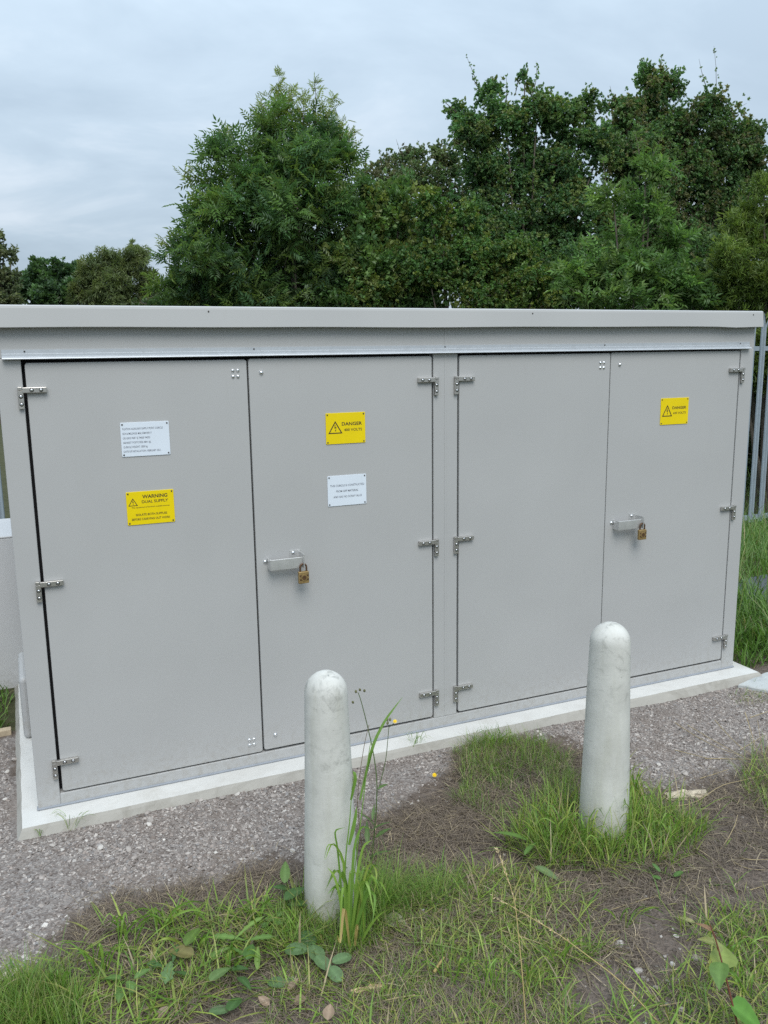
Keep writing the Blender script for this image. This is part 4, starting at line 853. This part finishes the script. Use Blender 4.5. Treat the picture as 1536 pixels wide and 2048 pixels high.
# ================================================================ individual plants and litter
def leaf_arrays(L, W, shape='ovate', curl=0.25, fold=0.15, n=9, teeth=0.0, notch=0.0):
    t = np.linspace(0, 1, n)
    if shape == 'ovate': w_ = np.sin(np.pi * t ** 0.75) ** 0.8
    elif shape == 'round': w_ = np.sqrt(np.clip(1 - (2 * t - 1) ** 2, 0, 1)) * 1.0
    elif shape == 'heart': w_ = np.interp(t, [0, .08, .25, .45, .75, 1], [.35, .8, 1, .92, .45, 0])
    elif shape == 'lobed': w_ = np.interp(t, [0, .3, .75, 1], [.15, .6, 1, 0]) * (1 - 0.35 * (np.arange(n) % 2))
    elif shape == 'blade': w_ = np.interp(t, [0, .2, .6, 1], [.6, 1, .8, 0.0])
    else: w_ = np.interp(t, [0, .3, .6, 1], [.3, 1, .8, 0])
    u = np.array([-1, -.5, 0, .5, 1]); w_ = w_ * (1 + teeth * ((np.arange(n) % 2) - .5))
    X_ = (t * L)[:, None] + 0 * u; Y_ = w_[:, None] * u * W / 2; Z_ = -curl * L * (t ** 2)[:, None] + fold * np.abs(Y_)
    Vv = np.stack([X_, Y_, Z_], -1).reshape(-1, 3); i = np.arange(n - 1)[:, None] * 5; j = np.arange(4)
    return Vv, np.stack([i + j, i + j + 1, i + 6 + j, i + 5 + j], -1).reshape(-1, 4)
def leaf_obj(parent, loc, az, pitch, roll, L, W, colr, shape='ovate', name='leaf', vein=True, **kw):
    Vv, Qs = leaf_arrays(L, W, shape, **kw); n = len(Vv); c = np.tile(np.array(colr), (n, 1)) * rng.uniform(.9, 1.1, (n, 1))
    if vein: c[2::5] = c[2::5] * 1.25 + 0.01
    o = obj(name, np_mesh(name, Vv, [Qs], M['herb'], col=c, smooth=True), parent); o.matrix_basis = Matrix.Translation(loc) @ Matrix.Rotation(az, 4, 'Z') @ Matrix.Rotation(-pitch, 4, 'Y') @ Matrix.Rotation(roll, 4, 'X'); return o
def stem_obj(parent, P, r0, r1, colr, name='stem', mat=None):
    A = Acc(); t = np.linspace(0, 1, len(P)); A.tube(P, r0 + (r1 - r0) * t, 6, colr); return obj(name, A.mesh(name, mat or M['herb'], True), parent)
def curve(*pts, n=10):
    pts = np.array(pts, float); t = np.linspace(0, 1, n)[:, None]
    if len(pts) == 3: return (1 - t) ** 2 * pts[0] + 2 * t * (1 - t) * pts[1] + t * t * pts[2]
    if len(pts) == 2: return pts[0] + (pts[1] - pts[0]) * t
    m = len(pts) - 1; s = np.linspace(0, m, n); out_ = []
    for k in range(3): out_.append(np.interp(s, np.arange(m + 1), pts[:, k]))
    P = np.stack(out_, -1); P[1:-1] = (P[:-2] + 2 * P[1:-1] + P[2:]) / 4; return P
def root_at(name, px, py, label, cat, group=None):
    p = G(px, py); o = empty(name, (p[0], p[1], float(gz(p[0], p[1])))); tag(o, label, cat, group); return o, np.array(o.location)
def dep(px, py): p = G(px, py); return float((p - CAM) @ F_)
LEAFG = (0.075, 0.15, 0.035)
# flowering weed beside the first bollard: stems meet the ground right of it
wd, wo = root_at('flowering_weed', 742, 1735, 'thin flowering weed with a yellow flower head beside the scuffed bollard', 'weed')
D0 = dep(742, 1735)
def rel(px, py, d=D0): return at(px, py, d) - wo
st = curve(rel(742, 1735), rel(757, 1580, D0 + .02), rel(748, 1510, D0 + .05), rel(737, 1460, D0 + .06), rel(722, 1400, D0 + .06), rel(716, 1385, D0 + .06), n=14); stem_obj(wd, st, .0022, .0011, (.10, .15, .05))
st = curve(rel(757, 1580, D0 + .02), rel(772, 1520, D0 + .05), rel(776, 1475, D0 + .06), rel(778, 1452, D0 + .06), n=10); stem_obj(wd, st, .0016, .0009, (.10, .14, .05))
st = curve(rel(730, 1740), rel(712, 1600, D0 - .02), rel(728, 1490, D0 + .02), rel(738, 1450, D0 + .04), n=10); stem_obj(wd, st, .0012, .0008, (.16, .12, .06))
bud = lathe('bud', [(0.0005, -.004), (.0035, -.002), (.0042, .002), (.0028, .006), (.0004, .0075)], simple('bud_olive', (.13, .13, .06), .8), 8)
for a, b in ((712, 1384), (720, 1380), (729, 1382), (706, 1405), (775, 1447), (780, 1440), (774, 1440)): obj('bud', bud, wd, tuple(rel(a, b, D0 + .06)), (random.uniform(-.5, .5), random.uniform(-.5, .5), 0))
M['petal'] = simple('yellow_petal', (.85, .60, .01), .6)
def flower(parent, loc, r_, tilt=0.4):
    bm = bmesh.new()
    for ring_, (rr, zz_, m_) in enumerate(((1.0, .0, 15), (.7, .25, 11), (.4, .4, 7))):
        for k in range(m_):
            a = 2 * math.pi * k / m_ + ring_; b = math.pi / m_ * 0.8
            P = [(0, 0, zz_ * .3), (.6 * math.cos(a - b) * rr, .6 * math.sin(a - b) * rr, zz_ * .6 + .05), (math.cos(a) * rr, math.sin(a) * rr, zz_ * .8 + .18), (.6 * math.cos(a + b) * rr, .6 * math.sin(a + b) * rr, zz_ * .6 + .05)]
            bm.faces.new([bm.verts.new([c * r_ for c in p]) for p in P])
    return obj('flower_head', bm_mesh('flower_head', bm, M['petal']), parent, loc, (tilt, -.3, 0))
flower(wd, tuple(rel(790, 1443, D0 + .06)), .0085, .5); stem_obj(wd, curve(rel(778, 1455, D0 + .06), rel(788, 1446, D0 + .06)), .001, .001, (.10, .14, .05))
for (a, b, az, pi_, L, W) in ((756, 1578, .3, .3, .045, .012), (748, 1650, 2.2, .8, .07, .016), (740, 1665, -.6, .9, .08, .02), (752, 1675, .2, .5, .06, .018), (735, 1690, 1.2, .9, .08, .018), (745, 1640, 1.0, 1.0, .05, .012), (740, 1715, -.3, .6, .07, .02)):
    leaf_obj(wd, tuple(rel(a, b)), az, pi_, random.uniform(-.5, .5), L, W, (.085, .15, .04), 'lance', curl=.35, teeth=.25)
# coarse grass growing up the bollard
def grass_plant(name, px, py, spec, label, group=None, n_=9):
    t, o = root_at(name, px, py, label, 'grass plant', group); d = dep(px, py)
    for (pts, w_, colr) in spec:
        P = curve(*[at(a, b, d + dd) - o for a, b, dd in pts], n=12); tt_ = np.linspace(0, 1, 12)
        T_ = np.gradient(P, axis=0); T_ /= np.linalg.norm(T_, axis=1)[:, None]; S_ = np.cross(T_, F_ + 0.5 * rng.normal(size=3)); S_ /= np.linalg.norm(S_, axis=1)[:, None]
        wt = np.interp(tt_, [0, .3, .7, 1], [.6, 1, .75, .05])[:, None] * w_ / 2; nn = np.cross(S_, T_)
        Vv = np.stack([P + S_ * wt, P + nn * wt * .35, P - S_ * wt], 1).reshape(-1, 3); i = np.arange(11)[:, None] * 3; j = np.arange(2)
        Qs = np.stack([i + j, i + j + 1, i + 4 + j, i + 3 + j], -1).reshape(-1, 4)
        obj('leaf', np_mesh('leaf', Vv, [Qs], M['grass'], col=np.tile(np.array(colr), (36, 1)) * np.repeat(np.interp(tt_, [0, 1], [1.0, 1.15])[:, None], 3, 0), smooth=True), t)
    return t
g1, g2, g3, g4 = (.135, .25, .045), (.20, .32, .06), (.27, .34, .08), (.40, .30, .12)
grass_plant('coarse_grass', 696, 1888, [
    ([(688, 1892, -.02), (690, 1720, -.03), (700, 1640, -.03), (706, 1540, -.02)], .004, g1), ([(702, 1600, -.03), (711, 1560, -.03), (709, 1545, -.03), (705, 1540, -.02)], .012, g1), ([(698, 1690, -.03), (712, 1640, -.03), (713, 1612, -.03)], .011, g1),
    ([(745, 1500, .03), (735, 1550, .03), (720, 1585, .03)], .013, g1), ([(720, 1600, .02), (745, 1490, .04), (770, 1440, .05), (806, 1393, .06)], .009, g1), ([(690, 1892, 0), (722, 1640, .01), (738, 1500, .03), (745, 1470, .04)], .003, g1),
    ([(690, 1888, -.03), (690, 1720, -.05), (665, 1680, -.06), (650, 1720, -.07)], .008, g2), ([(690, 1740, -.03), (672, 1690, -.05), (655, 1688, -.06), (648, 1720, -.06)], .006, g2), ([(705, 1892, -.02), (712, 1760, -.04), (726, 1690, -.04), (744, 1680, -.05)], .010, g2),
    ([(700, 1892, -.02), (715, 1770, -.05), (735, 1760, -.07), (748, 1830, -.1)], .010, g2), ([(690, 1892, -.04), (680, 1790, -.07), (668, 1750, -.08), (655, 1735, -.08)], .008, g2), ([(690, 1892, -.04), (694, 1780, -.08), (685, 1770, -.1), (678, 1892, -.12)], .010, g2),
    ([(700, 1892, -.03), (735, 1780, -.06), (752, 1790, -.08), (745, 1845, -.1)], .010, g1), ([(705, 1892, -.02), (735, 1720, -.03), (755, 1740, -.04), (748, 1790, -.06)], .007, g3), ([(700, 1895, -.05), (688, 1800, -.08), (680, 1892, -.11), (675, 1870, -.12)], .009, g4),
    ([(710, 1892, -.05), (715, 1830, -.07), (716, 1860, -.09)], .009, g4), ([(700, 1892, -.03), (706, 1700, -.03), (722, 1650, -.02), (744, 1660, -.02)], .008, g1), ([(692, 1890, -.03), (676, 1700, -.04), (668, 1660, -.05), (690, 1655, -.05)], .006, g1),
    ([(720, 1892, -.03), (745, 1830, -.06), (775, 1820, -.08)], .008, g2), ([(695, 1892, -.03), (698, 1760, -.05), (700, 1740, -.05)], .012, g2)], 'tall coarse bright green grass plant against the scuffed bollard')
def tuft_spec(px, py, n, h, spread, w_):
    S = []
    for k in range(n):
        dx = random.uniform(-1, 1) * spread; hh_ = h * random.uniform(.5, 1.0); bx = random.uniform(-.25, .25) * spread
        S.append(([(px + bx, py + 6, random.uniform(-.05, .05)), (px + bx + dx * .35, py - hh_ * .7, random.uniform(-.08, .05)), (px + bx + dx * .8, py - hh_, random.uniform(-.1, .05)), (px + bx + dx * 1.2, py - hh_ * random.uniform(.5, .9), random.uniform(-.12, .05))], random.uniform(.5, 1) * w_, random.choice([g1, g1, g2, g3])))
    return S
grass_plant('coarse_grass', 715, 1880, tuft_spec(715, 1870, 22, 150, 62, .009), 'arching coarse grass clump at the right foot of the scuffed bollard')
TG = 'long grass tufts round the foot of the clean bollard'; TL = 'long arching grass tuft at the foot of the clean bollard'
for px, py, n, h, sp in ((1125, 1690, 16, 95, 70), (1165, 1700, 14, 90, 60), (1090, 1700, 12, 80, 70), (1265, 1680, 16, 130, 45), (1300, 1690, 14, 90, 60), (1340, 1690, 12, 70, 60), (1215, 1715, 14, 70, 70), (1270, 1600, 6, 70, 20)):
    grass_plant('grass_tuft', px, py, tuft_spec(px, py, n, h, sp, .006), TL, TG)
for px, py, n, h, sp in ((250, 1890, 14, 70, 80), (330, 1860, 12, 60, 90), (200, 1960, 12, 80, 70), (390, 1910, 10, 60, 80), (460, 1950, 8, 70, 60), (120, 1990, 8, 60, 50), (520, 1850, 8, 60, 60)):
    grass_plant('grass_tuft', px, py, tuft_spec(px, py, n, h, sp, .0075), 'loose broad-bladed grass tuft in the verge before the gravel', 'grass tufts in the verge')
for px, py, n, h, sp in ((1060, 1980, 12, 80, 80), (1120, 1930, 10, 60, 70), (980, 1990, 10, 90, 60), (900, 1960, 8, 80, 60), (1460, 1920, 10, 70, 70), (1500, 2000, 12, 80, 70), (1250, 1850, 6, 40, 60), (1440, 1830, 6, 40, 60)):
    grass_plant('grass_tuft', px, py, tuft_spec(px, py, n, h, sp, .005), 'short green grass tuft growing beside the bare earth patch', 'grass tufts by the earth patch')
# trodden seedlings and broad-leaved weeds
def leaf_plant(name, px, py, label, cat, leaves, colr, shape, stemc=(.12, .16, .05), group=None, **kw):
    t, o = root_at(name, px, py, label, cat, group); d0 = dep(px, py)
    for q in leaves:
        a, b, Lpx, Wpx, az, pitch, lift = q[:7]; cc = q[7] if len(q) > 7 else colr
        p = G(a, b, float(o[2]) + lift) - o; dd = float((p + o - CAM) @ F_); L, W = Lpx * dd / FPX * 1.15, Wpx * dd / FPX
        st_ = p - np.array([math.cos(az), math.sin(az), 0]) * L * .5
        stem_obj(t, curve((0, 0, 0.0), (st_[0] * .4, st_[1] * .4, lift * .9), tuple(st_)), .0015, .001, stemc)
        leaf_obj(t, tuple(st_), az, pitch, random.uniform(-.25, .25), L, W, cc, shape, **kw)
LG = (.12, .20, .085); LD2 = (.06, .13, .035)
leaf_plant('bramble_seedling', 620, 1905, 'low seedling with round pale green toothed leaves near the scuffed bollard', 'seedling',
   [(592, 1900, 40, 36, 2.8, .1, .03, LG), (632, 1905, 42, 36, -1.6, .0, .035, LG), (645, 1922, 36, 30, -1.2, -.1, .04, LG), (684, 1917, 38, 24, .1, .05, .035, LG), (670, 1945, 36, 30, -1.3, -.1, .03, LG), (612, 1880, 44, 36, 1.9, .2, .02, (.08, .16, .06))], LG, 'round', curl=.12, fold=.12, teeth=.07, n=13)
leaf_plant('bramble_seedling', 555, 1975, 'low seedling with round pale green leaves beside brown dead leaves', 'seedling', [(554, 1966, 34, 30, 2.5, .1, .02, LG), (585, 1963, 26, 20, .6, .1, .015, (.16, .22, .12)), (438, 2022, 36, 30, 2.8, .1, .02, LG), (468, 2008, 34, 30, .8, .1, .03, LD2)], LG, 'round', curl=.12, fold=.12, teeth=.07, n=13)
leaf_plant('nettle_seedling', 580, 1800, 'upright leafy seedling with oval leaves left of the scuffed bollard', 'seedling',
   [(571, 1752, 42, 20, 1.2, .6, .085, (.11, .19, .05)), (590, 1790, 44, 30, .3, .3, .06, LD2), (560, 1778, 28, 16, 2.6, .3, .05, LD2), (595, 1810, 36, 26, -.5, .2, .04, LD2)], LD2, 'ovate', curl=.2, fold=.2, teeth=.12, n=13)
leaf_plant('dandelion', 340, 1935, 'dandelion rosette with jagged pale green leaves in the verge', 'weed', [(337, 1945, 56, 34, -1.9, .2, .04, (.13, .22, .085)), (310, 1932, 30, 22, 2.6, .3, .04, LD2), (362, 1948, 30, 14, -.8, .3, .03, LD2), (350, 1910, 36, 18, 1.2, .4, .04, LD2)], LG, 'lobed', curl=.2, fold=.1, n=11)
leaf_plant('dock_plant', 440, 1930, 'dock plant with broad oval leaves in the verge', 'weed', [(440, 1948, 46, 30, .5, .2, .05, (.13, .21, .07)), (385, 1875, 44, 26, .8, .3, .06, (.10, .17, .03)), (363, 1908, 46, 30, 2.6, .3, .045, (.17, .15, .05)), (478, 1940, 34, 20, -.4, .3, .04, LD2), (500, 1905, 36, 24, 1.0, .3, .05, (.07, .15, .03)), (490, 1975, 60, 18, -1.4, .5, .05, LD2), (515, 1920, 50, 12, 1.3, .4, .05, (.15, .24, .05))], LG, 'ovate', curl=.25, fold=.2, n=11)
leaf_plant('plantain', 1290, 1745, 'small two-leaved green seedling by the bare earth', 'seedling', [(1313, 1755, 16, 14, -1.2, .1, .02), (1312, 1738, 20, 11, 1.6, .4, .03), (1357, 1749, 22, 15, .2, .2, .02)], (.09, .18, .045), 'round', curl=.1)
leaf_plant('dock_plant', 1040, 1690, 'weed with long pale strap leaves left of the clean bollard', 'weed', [(1020, 1675, 60, 16, 2.4, .35, .06, (.11, .20, .04)), (1095, 1742, 50, 17, -1.0, .0, .03, (.14, .21, .08)), (1060, 1700, 40, 12, .5, .4, .05)], (.10, .19, .04), 'ovate', curl=.3, fold=.2)
leaf_plant('dock_plant', 250, 1960, 'weed with a few small oval leaves at the verge edge', 'weed', [(262, 1975, 34, 20, 1.9, .3, .04), (225, 1958, 30, 18, 2.8, .3, .04), (285, 1950, 30, 16, .2, .4, .05), (240, 1990, 34, 20, -1.8, .2, .03)], (.11, .20, .05), 'ovate', curl=.25, fold=.2, n=11)
leaf_plant('dandelion', 470, 1885, 'dandelion with long jagged leaves left of the round-leaved seedling', 'weed', [(455, 1880, 60, 18, 2.7, .3, .05, (.13, .23, .05)), (500, 1860, 64, 16, .4, .4, .06, (.17, .27, .06)), (480, 1905, 50, 16, -1.0, .2, .04, (.10, .19, .04)), (520, 1880, 50, 18, -.3, .3, .05, (.12, .22, .05)), (440, 1905, 44, 18, 3.4, .2, .04, (.15, .24, .06))], LG, 'lobed', curl=.25, fold=.15, n=11)
leaf_plant('clover', 545, 1840, 'low clover-like leaves at the edge of the brown litter', 'weed', [(540, 1838, 18, 16, 2.4, .1, .03), (556, 1845, 18, 15, -.8, .1, .03), (528, 1850, 16, 14, -2.0, .1, .025), (560, 1828, 16, 14, .8, .1, .03)], (.12, .22, .06), 'round', curl=.1, n=11)
# poplar sapling close to the viewer
pt, po = root_at('poplar_sapling', 1490, 2120, 'young poplar sapling with red stem and heart-shaped leaves', 'sapling'); dpp = dep(1490, 2120)
def pr(px, py, dd=0.0): return at(px, py, dpp + dd) - po
stem_obj(pt, curve(pr(1490, 2120), pr(1468, 2020), pr(1448, 1940), pr(1432, 1880), pr(1420, 1850), n=14), .0028, .0014, (.22, .085, .06))
for (a, b, az, pi_, L, W, cc) in ((1462, 2010, -.9, -.35, .085, .085, (.10, .24, .03)), (1448, 1935, .9, .5, .06, .062, (.20, .26, .06)), (1440, 1925, -2.4, -.3, .062, .045, (.12, .21, .05)), (1428, 1885, 2.6, .3, .038, .022, (.22, .24, .08)), (1422, 1862, 2.2, .4, .036, .028, (.26, .15, .08)), (1440, 1905, 1.4, .9, .035, .02, (.22, .25, .08))):
    leaf_obj(pt, tuple(pr(a, b)), az, pi_, random.uniform(-.3, .3), L, W, cc, 'heart', curl=.2, fold=.2, n=11, teeth=.05)
# dry flowering grass stalks
def dry_stalk(px, py, pts, label, head):
    t, o = root_at('dry_grass_stalk', px, py, label, 'grass stalk'); d = dep(px, py)
    P = curve(*[at(a, b, d + dd) - o for a, b, dd in pts], n=16); stem_obj(t, P, .0016, .0008, (.42, .33, .14), mat=M['dry'])
    A = Acc(); Tn = np.gradient(P, axis=0)
    for k in range(head, 16):
        for _ in range(7):
            p = P[k] + Tn[k] * random.random(); dd = Tn[k] / np.linalg.norm(Tn[k]) + rng.normal(size=3) * .35; dd /= np.linalg.norm(dd); s = np.cross(dd, rng.normal(size=3)); s /= np.linalg.norm(s)
            L = .010; A.add(np.array([p, p + dd * L * .5 + s * .0016, p + dd * L, p + dd * L * .5 - s * .0016]), [(0, 1, 2, 3)], C=np.array((.50, .40, .24)) * random.uniform(.8, 1.2))
    obj('seed_head', A.mesh('seed_head', M['dry']), t)
dry_stalk(1056, 2110, [(1056, 2110, 0), (1045, 1950, .02), (1030, 1800, .06), (1000, 1715, .1)], 'upright dry straw-coloured grass stalk with thin seed head', 10)
dry_stalk(1340, 2070, [(1340, 2070, 0), (1240, 1960, .05), (1120, 1870, .13), (1005, 1802, .2)], 'leaning dry grass stalk bent across the grass', 9)
def straw(pts, label, group, colr=(.40, .32, .18), r0=.0018, name='straw'):
    P = curve(*[G(a, b, z) for a, b, z in pts], n=12); o = P[0].copy(); A = Acc(); A.tube(P - o, np.linspace(r0, r0 * .5, 12), 5, colr); ob = obj(name, A.mesh(name, M['dry'], True), None, tuple(o)); tag(ob, label, 'straw', group)
WG = 'dry straws lying on the gravel and earth'; WL = 'dry straw lying on the gravel beyond the clean bollard'; WE = 'dry straw lying across the bare earth and grass'
for pts in ([(1375, 1450, .03), (1440, 1490, .05), (1500, 1520, .03)], [(1350, 1445, .02), (1420, 1495, .04), (1480, 1510, .03)], [(1430, 1440, .05), (1470, 1490, .06), (1510, 1515, .02)], [(1490, 1425, .12), (1505, 1470, .06), (1515, 1510, .01)], [(1500, 1435, .05), (1560, 1415, .05)], [(1410, 1517, .012), (1490, 1518, .02), (1530, 1520, .02)], [(1400, 1557, .012), (1440, 1545, .02), (1458, 1538, .03)], [(1350, 1500, .012), (1420, 1518, .02)], [(1480, 1500, .01), (1530, 1470, .08)], [(1525, 1510, .01), (1515, 1440, .15)]):
    straw(pts, WL, WG)
for pts in ([(1335, 1614, .015), (1390, 1608, .02), (1440, 1570, .03), (1480, 1562, .03), (1540, 1548, .03)], [(1460, 1710, .012), (1470, 1740, .015), (1530, 1740, .012)], [(1350, 1782, .01), (1280, 1800, .02), (1190, 1830, .015)], [(1320, 2012, .02), (1400, 1998, .02), (1450, 1990, .02)], [(1230, 1920, .02), (1270, 1940, .015)], [(1500, 1780, .012), (1540, 1768, .012)], [(1440, 1700, .01), (1470, 1660, .03), (1475, 1630, .03)], [(1265, 1880, .01), (1290, 1920, .02), (1320, 1990, .02)], [(1480, 1870, .02), (1540, 1885, .02)], [(980, 1800, .02), (940, 1830, .02), (900, 1860, .015)], [(1000, 1860, .02), (1100, 1890, .03), (1180, 1930, .03)], [(1340, 1945, .015), (1365, 1930, .02)], [(1480, 1715, .012), (1500, 1722, .03), (1540, 1718, .02)], [(830, 1990, .02), (760, 2000, .02), (700, 2020, .02)]):
    straw(pts, WE, 'dry straws across the earth patch')
for pts in ([(870, 1840, .03), (920, 1860, .05), (980, 1890, .03)], [(810, 1885, .02), (880, 1885, .05), (940, 1905, .03)], [(900, 1880, .02), (960, 1855, .04), (1010, 1900, .02)], [(940, 1870, .03), (960, 1920, .04), (930, 1960, .02)], [(790, 1860, .02), (830, 1875, .03), (850, 1878, .02)]):
    straw(pts, 'cut green grass stem lying bent on the lawn', 'cut stems on the lawn', (.17, .22, .07), .0026, 'cut_stem')
straw([(868, 1945, .02), (880, 1925, .03), (888, 1915, .03)], 'short thick yellowed stem stub lying on the lawn', None, (.40, .30, .12), .005, 'stem_stub')
# odd bits on the ground
fl, _ = root_at('fallen_flower', 869, 1561, 'small yellow flower head lying on the gravel', 'flower'); flower(fl, (0, 0, .016), .0105, .6); stem_obj(fl, curve((0, 0, .018), (.02, .02, .008), (.05, .05, .006)), .0013, .001, (.12, .15, .05))
def bit(name, px, py, L, W, colr, label, cat, shape='ovate', az=0.0, z=.02, pitch=.1, roll=0.0, group=None, **kw):
    p = G(px, py, z); o = leaf_obj(None, (p[0], p[1], float(gz(p[0], p[1])) + z), az, pitch, roll, L, W, colr, shape, name=name, **kw); return tag(o, label, cat, group)
bit('dead_leaf', 770, 1842, .075, .05, (.30, .30, .20), 'large pale faded leaf under the horsetail', 'leaf', 'lance', az=-.9, roll=.3, z=.012, curl=.25, fold=.5)
for a, b, az in ((575, 1988, .4), (588, 2008, -.5), (540, 2015, 2.2), (655, 2045, 1.0), (318, 2038, .6)): bit('dead_leaf', a, b, random.uniform(.03, .045), random.uniform(.02, .032), tuple(np.array((.30, .215, .15)) * random.uniform(.8, 1.25)), 'crumpled brown dead leaf on the litter', 'leaf', az=az, roll=random.uniform(-.5, .5), z=.015, group='brown dead leaves', curl=-.3, fold=.45)
bit('dead_leaf', 1390, 1850, .05, .02, (.33, .31, .15), 'yellowing narrow dead leaf on the bare earth', 'leaf', az=2.2, curl=.1, z=.012)
p = G(848, 1836); o = obj('stone', SM[4], None, (p[0], p[1], .012), (0, 0, 1)); o.scale = (.021,) * 3; o.data = SM[4].copy(); a_ = o.data.attributes['tint']; a_.data.foreach_set('color', np.tile(np.array([.75, .76, .78, 1], np.float32), len(o.data.vertices))); tag(o, 'single white stone in the horsetail beside the scuffed bollard', 'stone')
def woodbit(px, py, L, W, az, label, colr):
    p = G(px, py); bm = bmesh.new(); bmesh.ops.create_cube(bm, size=1.0); bmesh.ops.subdivide_edges(bm, edges=bm.edges, cuts=4, use_grid_fill=True); r = np.random.default_rng(int(px))
    for v in bm.verts:
        q = np.array(v.co); q[0] *= L; q[1] *= W * (1 - abs(v.co.x) * .8); q[2] *= .018; q += r.normal(size=3) * np.array([.006, .004, .002]); v.co = q
    me = bm_mesh('wood_splinter', bm, simple('splinter', colr, .85, 0, .3, 60, .5, 120)); tag(obj('wood_splinter', me, None, (p[0], p[1], float(gz(p[0], p[1])) + .006), (0, 0, az)), label, 'wood')
woodbit(1372, 1597, .15, .045, -.28, 'pale rotten wood splinter on the earth behind the clean bollard', (.42, .36, .27))
woodbit(735, 1990, .075, .012, -.2, 'small pale wood splinter on the brown litter', (.50, .38, .22))
woodbit(15, 1968, .07, .02, .5, 'small pale wood piece at the gravel edge', (.48, .42, .33))
# wispy weeds along the plinth edge
for px, py, n, h, sp, lab in ((145, 1655, 12, 40, 40, 'wispy horsetail sprig on the plinth edge'), (80, 1668, 14, 12, 12, 'tiny green moss tuft at the plinth corner'), (830, 1500, 22, 40, 30, 'small grass tuft at the plinth edge behind the flowering weed'), (985, 1500, 26, 45, 40, 'taller grass tuft at the plinth edge by the green patch')):
    d = dep(px, py); grass_plant('plinth_weed', px, py, tuft_spec(px, py, n, h, sp, .0022), lab)
for o in list(bpy.data.objects):
    if o.name.startswith('plinth_weed'): o['category'] = 'weed'
